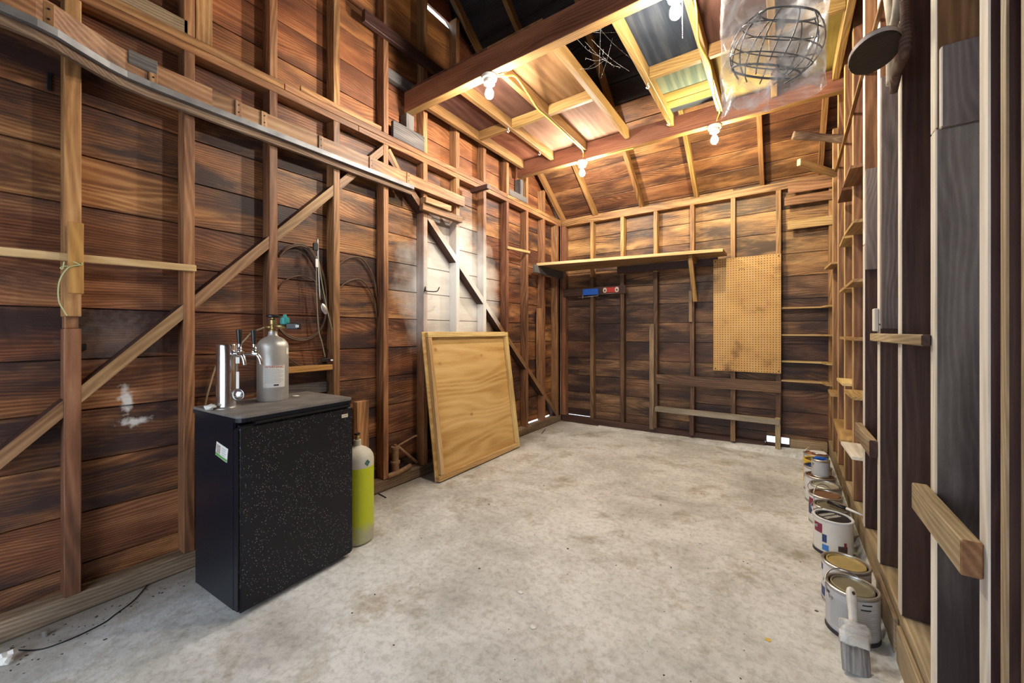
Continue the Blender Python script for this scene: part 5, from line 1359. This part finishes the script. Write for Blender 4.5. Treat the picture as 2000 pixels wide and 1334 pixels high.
# ---- plastic bag with a wire globe inside
bag_c = V((-0.045, 2.0, 0))
def bag_mesh():
    vs, fs = [], []; nu, nv = 72, 40
    rg = random.Random(2)
    import mathutils
    for j in range(nv + 1):
        t = j / nv
        z = 2.215 + (2.98 - 2.215) * t
        wx = 0.188 * (1 - max(0, t - 0.72) * 2.9) ; wy = 0.135 * (0.72 + 0.28 * math.sin(min(1, t * 1.6) * math.pi * 0.5)) * (1 - max(0, t - 0.72) * 2.9)
        for i in range(nu):
            a = 2 * math.pi * i / nu
            ca, sa = math.cos(a), math.sin(a)
            x = wx * math.copysign(abs(ca) ** 0.75, ca); y = wy * math.copysign(abs(sa) ** 0.85, sa)
            n3 = mathutils.noise.noise_vector(V((x * 9 + 3, y * 9, z * 6))) * 0.018 + mathutils.noise.noise_vector(V((x * 26, y * 26 + 5, z * 17))) * 0.008
            zz = z + (0.030 * math.sin(a * 1.0 + 0.6) + 0.025 * mathutils.noise.noise(V((ca * 2, sa * 2, 3)))) * (1 - t)
            vs.append(V((x, y, zz)) + n3)
    for j in range(nv):
        for i in range(nu):
            k = (i + 1) % nu; fs.append([j * nu + i, j * nu + k, (j + 1) * nu + k, (j + 1) * nu + i])
    return mesh('bag', vs, fs, True)
bag = thing('plastic_bag', 'clear plastic bag hanging from the ceiling beam at the top edge', 'bag', (bag_c.x, bag_c.y, 2.2))
link('film', bag_mesh(), M['bag'], bag, Matrix.Translation(bag_c))
tube('tie_cord', [V((bag_c.x, bag_c.y, 2.95)), V((bag_c.x, bag_c.y + 0.08, 3.02)), V((bag_c.x, B1[0] - 0.004, 3.12))], 0.004, M['cord'], bag, seg=6)
gl = thing('wire_globe', 'dark wire globe basket inside the hanging plastic bag', 'basket', (bag_c.x, bag_c.y, 2.44))
gmx = Matrix.Translation(V((bag_c.x + 0.015, bag_c.y, 2.455))) @ Matrix.Rotation(math.radians(24), 4, 'Y') @ Matrix.Rotation(math.radians(10), 4, 'X')
def ring(rx, z): return [gmx @ V((rx * math.cos(2 * math.pi * i / 28), 0.62 * rx * math.sin(2 * math.pi * i / 28), z)) for i in range(28)]
GR = 0.172
for k, (lat, rr) in enumerate(((0.115, 0.0045), (0.06, 0.003), (0.0, 0.003), (-0.05, 0.003), (-0.09, 0.0050))):
    tube('wire_ring', ring(GR * math.sqrt(max(0.05, 1 - (lat / 0.15) ** 2)), lat), rr, M['black_iron'], gl, seg=5, closed=True, raw=True)
for k in range(11):
    a = 2 * math.pi * k / 11
    pts = []
    for i in range(13):
        lat = -0.12 + 0.235 * i / 12
        r = GR * math.sqrt(max(0.03, 1 - (lat / 0.15) ** 2))
        pts.append(gmx @ V((r * math.cos(a), 0.62 * r * math.sin(a), lat)))
    tube('wire_rib', pts, 0.0030, M['black_iron'], gl, seg=5, raw=True)

# ---- cobwebs in the open ceiling bay and dust threads
def web(name, c, spread, n, label, seed):
    rg = random.Random(seed); vs, fs = [], []
    for i in range(n):
        a = V(c) + V([rg.uniform(-1, 1) * s for s in spread]); b = V(c) + V([rg.uniform(-1, 1) * s for s in spread])
        m = (a + b) / 2 - Z_ * 0.02
        tube_data(smooth_path([a, m, b], 3), 0.00028, 3, False, vs, fs)
        for _ in range(3):
            q = a.lerp(b, rg.random()) - Z_ * 0.01; k = len(vs); s = 0.0022
            vs += [q + V((s, 0, 0)), q + V((-s, 0, 0)), q + V((0, s, 0)), q + V((0, 0, s))]
            fs += [[k, k + 2, k + 3], [k + 1, k + 3, k + 2], [k, k + 3, k + 1], [k, k + 1, k + 2]]
    return tag(link(name, mesh(name, vs, fs), M['paper']), label, 'cobweb', kind='stuff')
web('cobweb', (-1.06, 2.55, 3.20), (0.18, 0.32, 0.04), 13, 'dusty cobweb strung across the open bay between the ceiling joists', 3)

# ---- things and litter on the floor
fv, ff = [], []
rg = random.Random(31)
def chip(x, y, s):
    k = len(fv); a = rg.random() * 6.28; h = 0.3 * s
    for j in range(4):
        t = a + j * math.pi / 2 + rg.uniform(-0.4, 0.4); r = s * rg.uniform(0.4, 1.0)
        fv.append((x + r * math.cos(t), y + r * math.sin(t), 0.0004))
    fv.append((x, y, h)); ff.extend([[k, k + 1, k + 4], [k + 1, k + 2, k + 4], [k + 2, k + 3, k + 4], [k + 3, k, k + 4]])
for _ in range(260): chip(rg.uniform(XL + 0.05, XR - 0.15), rg.uniform(0.3, YB - 0.1), rg.choice([0.003, 0.004, 0.005, 0.007]))
for _ in range(160): chip(XL + 0.02 + abs(rg.gauss(0, 0.12)), rg.uniform(-0.2, 0.75), rg.choice([0.003, 0.005, 0.008]))
tag(link('floor_litter', mesh('floor_litter', fv, ff), M['grime']), 'small dark grit and wood chips scattered over the concrete floor', 'litter', kind='stuff')
cp = onZ(88, 1243, 0.0)
bc = thing('screw_cap', 'small blue metal cap standing by the sill at lower left', 'cap', cp)
lathe('barrel', [(0.0, 0.0), (0.009, 0.0), (0.009, 0.022), (0.0, 0.022)], M['steel'], bc, Matrix.Translation(cp), seg=14)
lathe('top', [(0.0, 0.022), (0.013, 0.022), (0.013, 0.027), (0.0, 0.028)], M['steel'], bc, Matrix.Translation(cp), seg=14)
crumple('paper_wad', onZ(14, 1296, 0.0), 0.030, M['paper'], 'crumpled white paper wad on the floor at the lower left corner', 'paper', 0.8, 17)
tag(tube('floor_wire', [onZ(u, v, 0.004) for u, v in ((30, 1270), (80, 1268), (140, 1247), (200, 1218), (225, 1200), (262, 1172), (290, 1140))], 0.0025, M['black_iron'], None, seg=5), 'thin dark wire lying along the floor by the left sill', 'wire')
tag(tube('nail', [onZ(739, 964, 0.004), onZ(754, 972, 0.004)], 0.004, M['black_iron'], None, seg=5, raw=True), 'short dark nail on the floor beside the left sill near the chartreuse cylinder', 'nail')
tag(tube('twig', [onZ(1058, 847, 0.004), onZ(1065, 838, 0.004)], 0.005, M['rough_branch'], None, seg=5, raw=True), 'short dark twig on the floor near the far left corner', 'twig')
for (u, v, s, lab) in ((1017, 1157, 0.016, 'pale paint flake on the floor in the middle of the room'), (1042, 1225, 0.014, 'small white paper flake on the floor near the bottom centre'), (1500, 1250, 0.012, 'tiny yellow flake on the floor near the front paint cans')):
    crumple('floor_flake', onZ(u, v, 0.0005), s, M['paper'] if 'yellow' not in lab else YEL, lab, 'flake', 0.12, u)
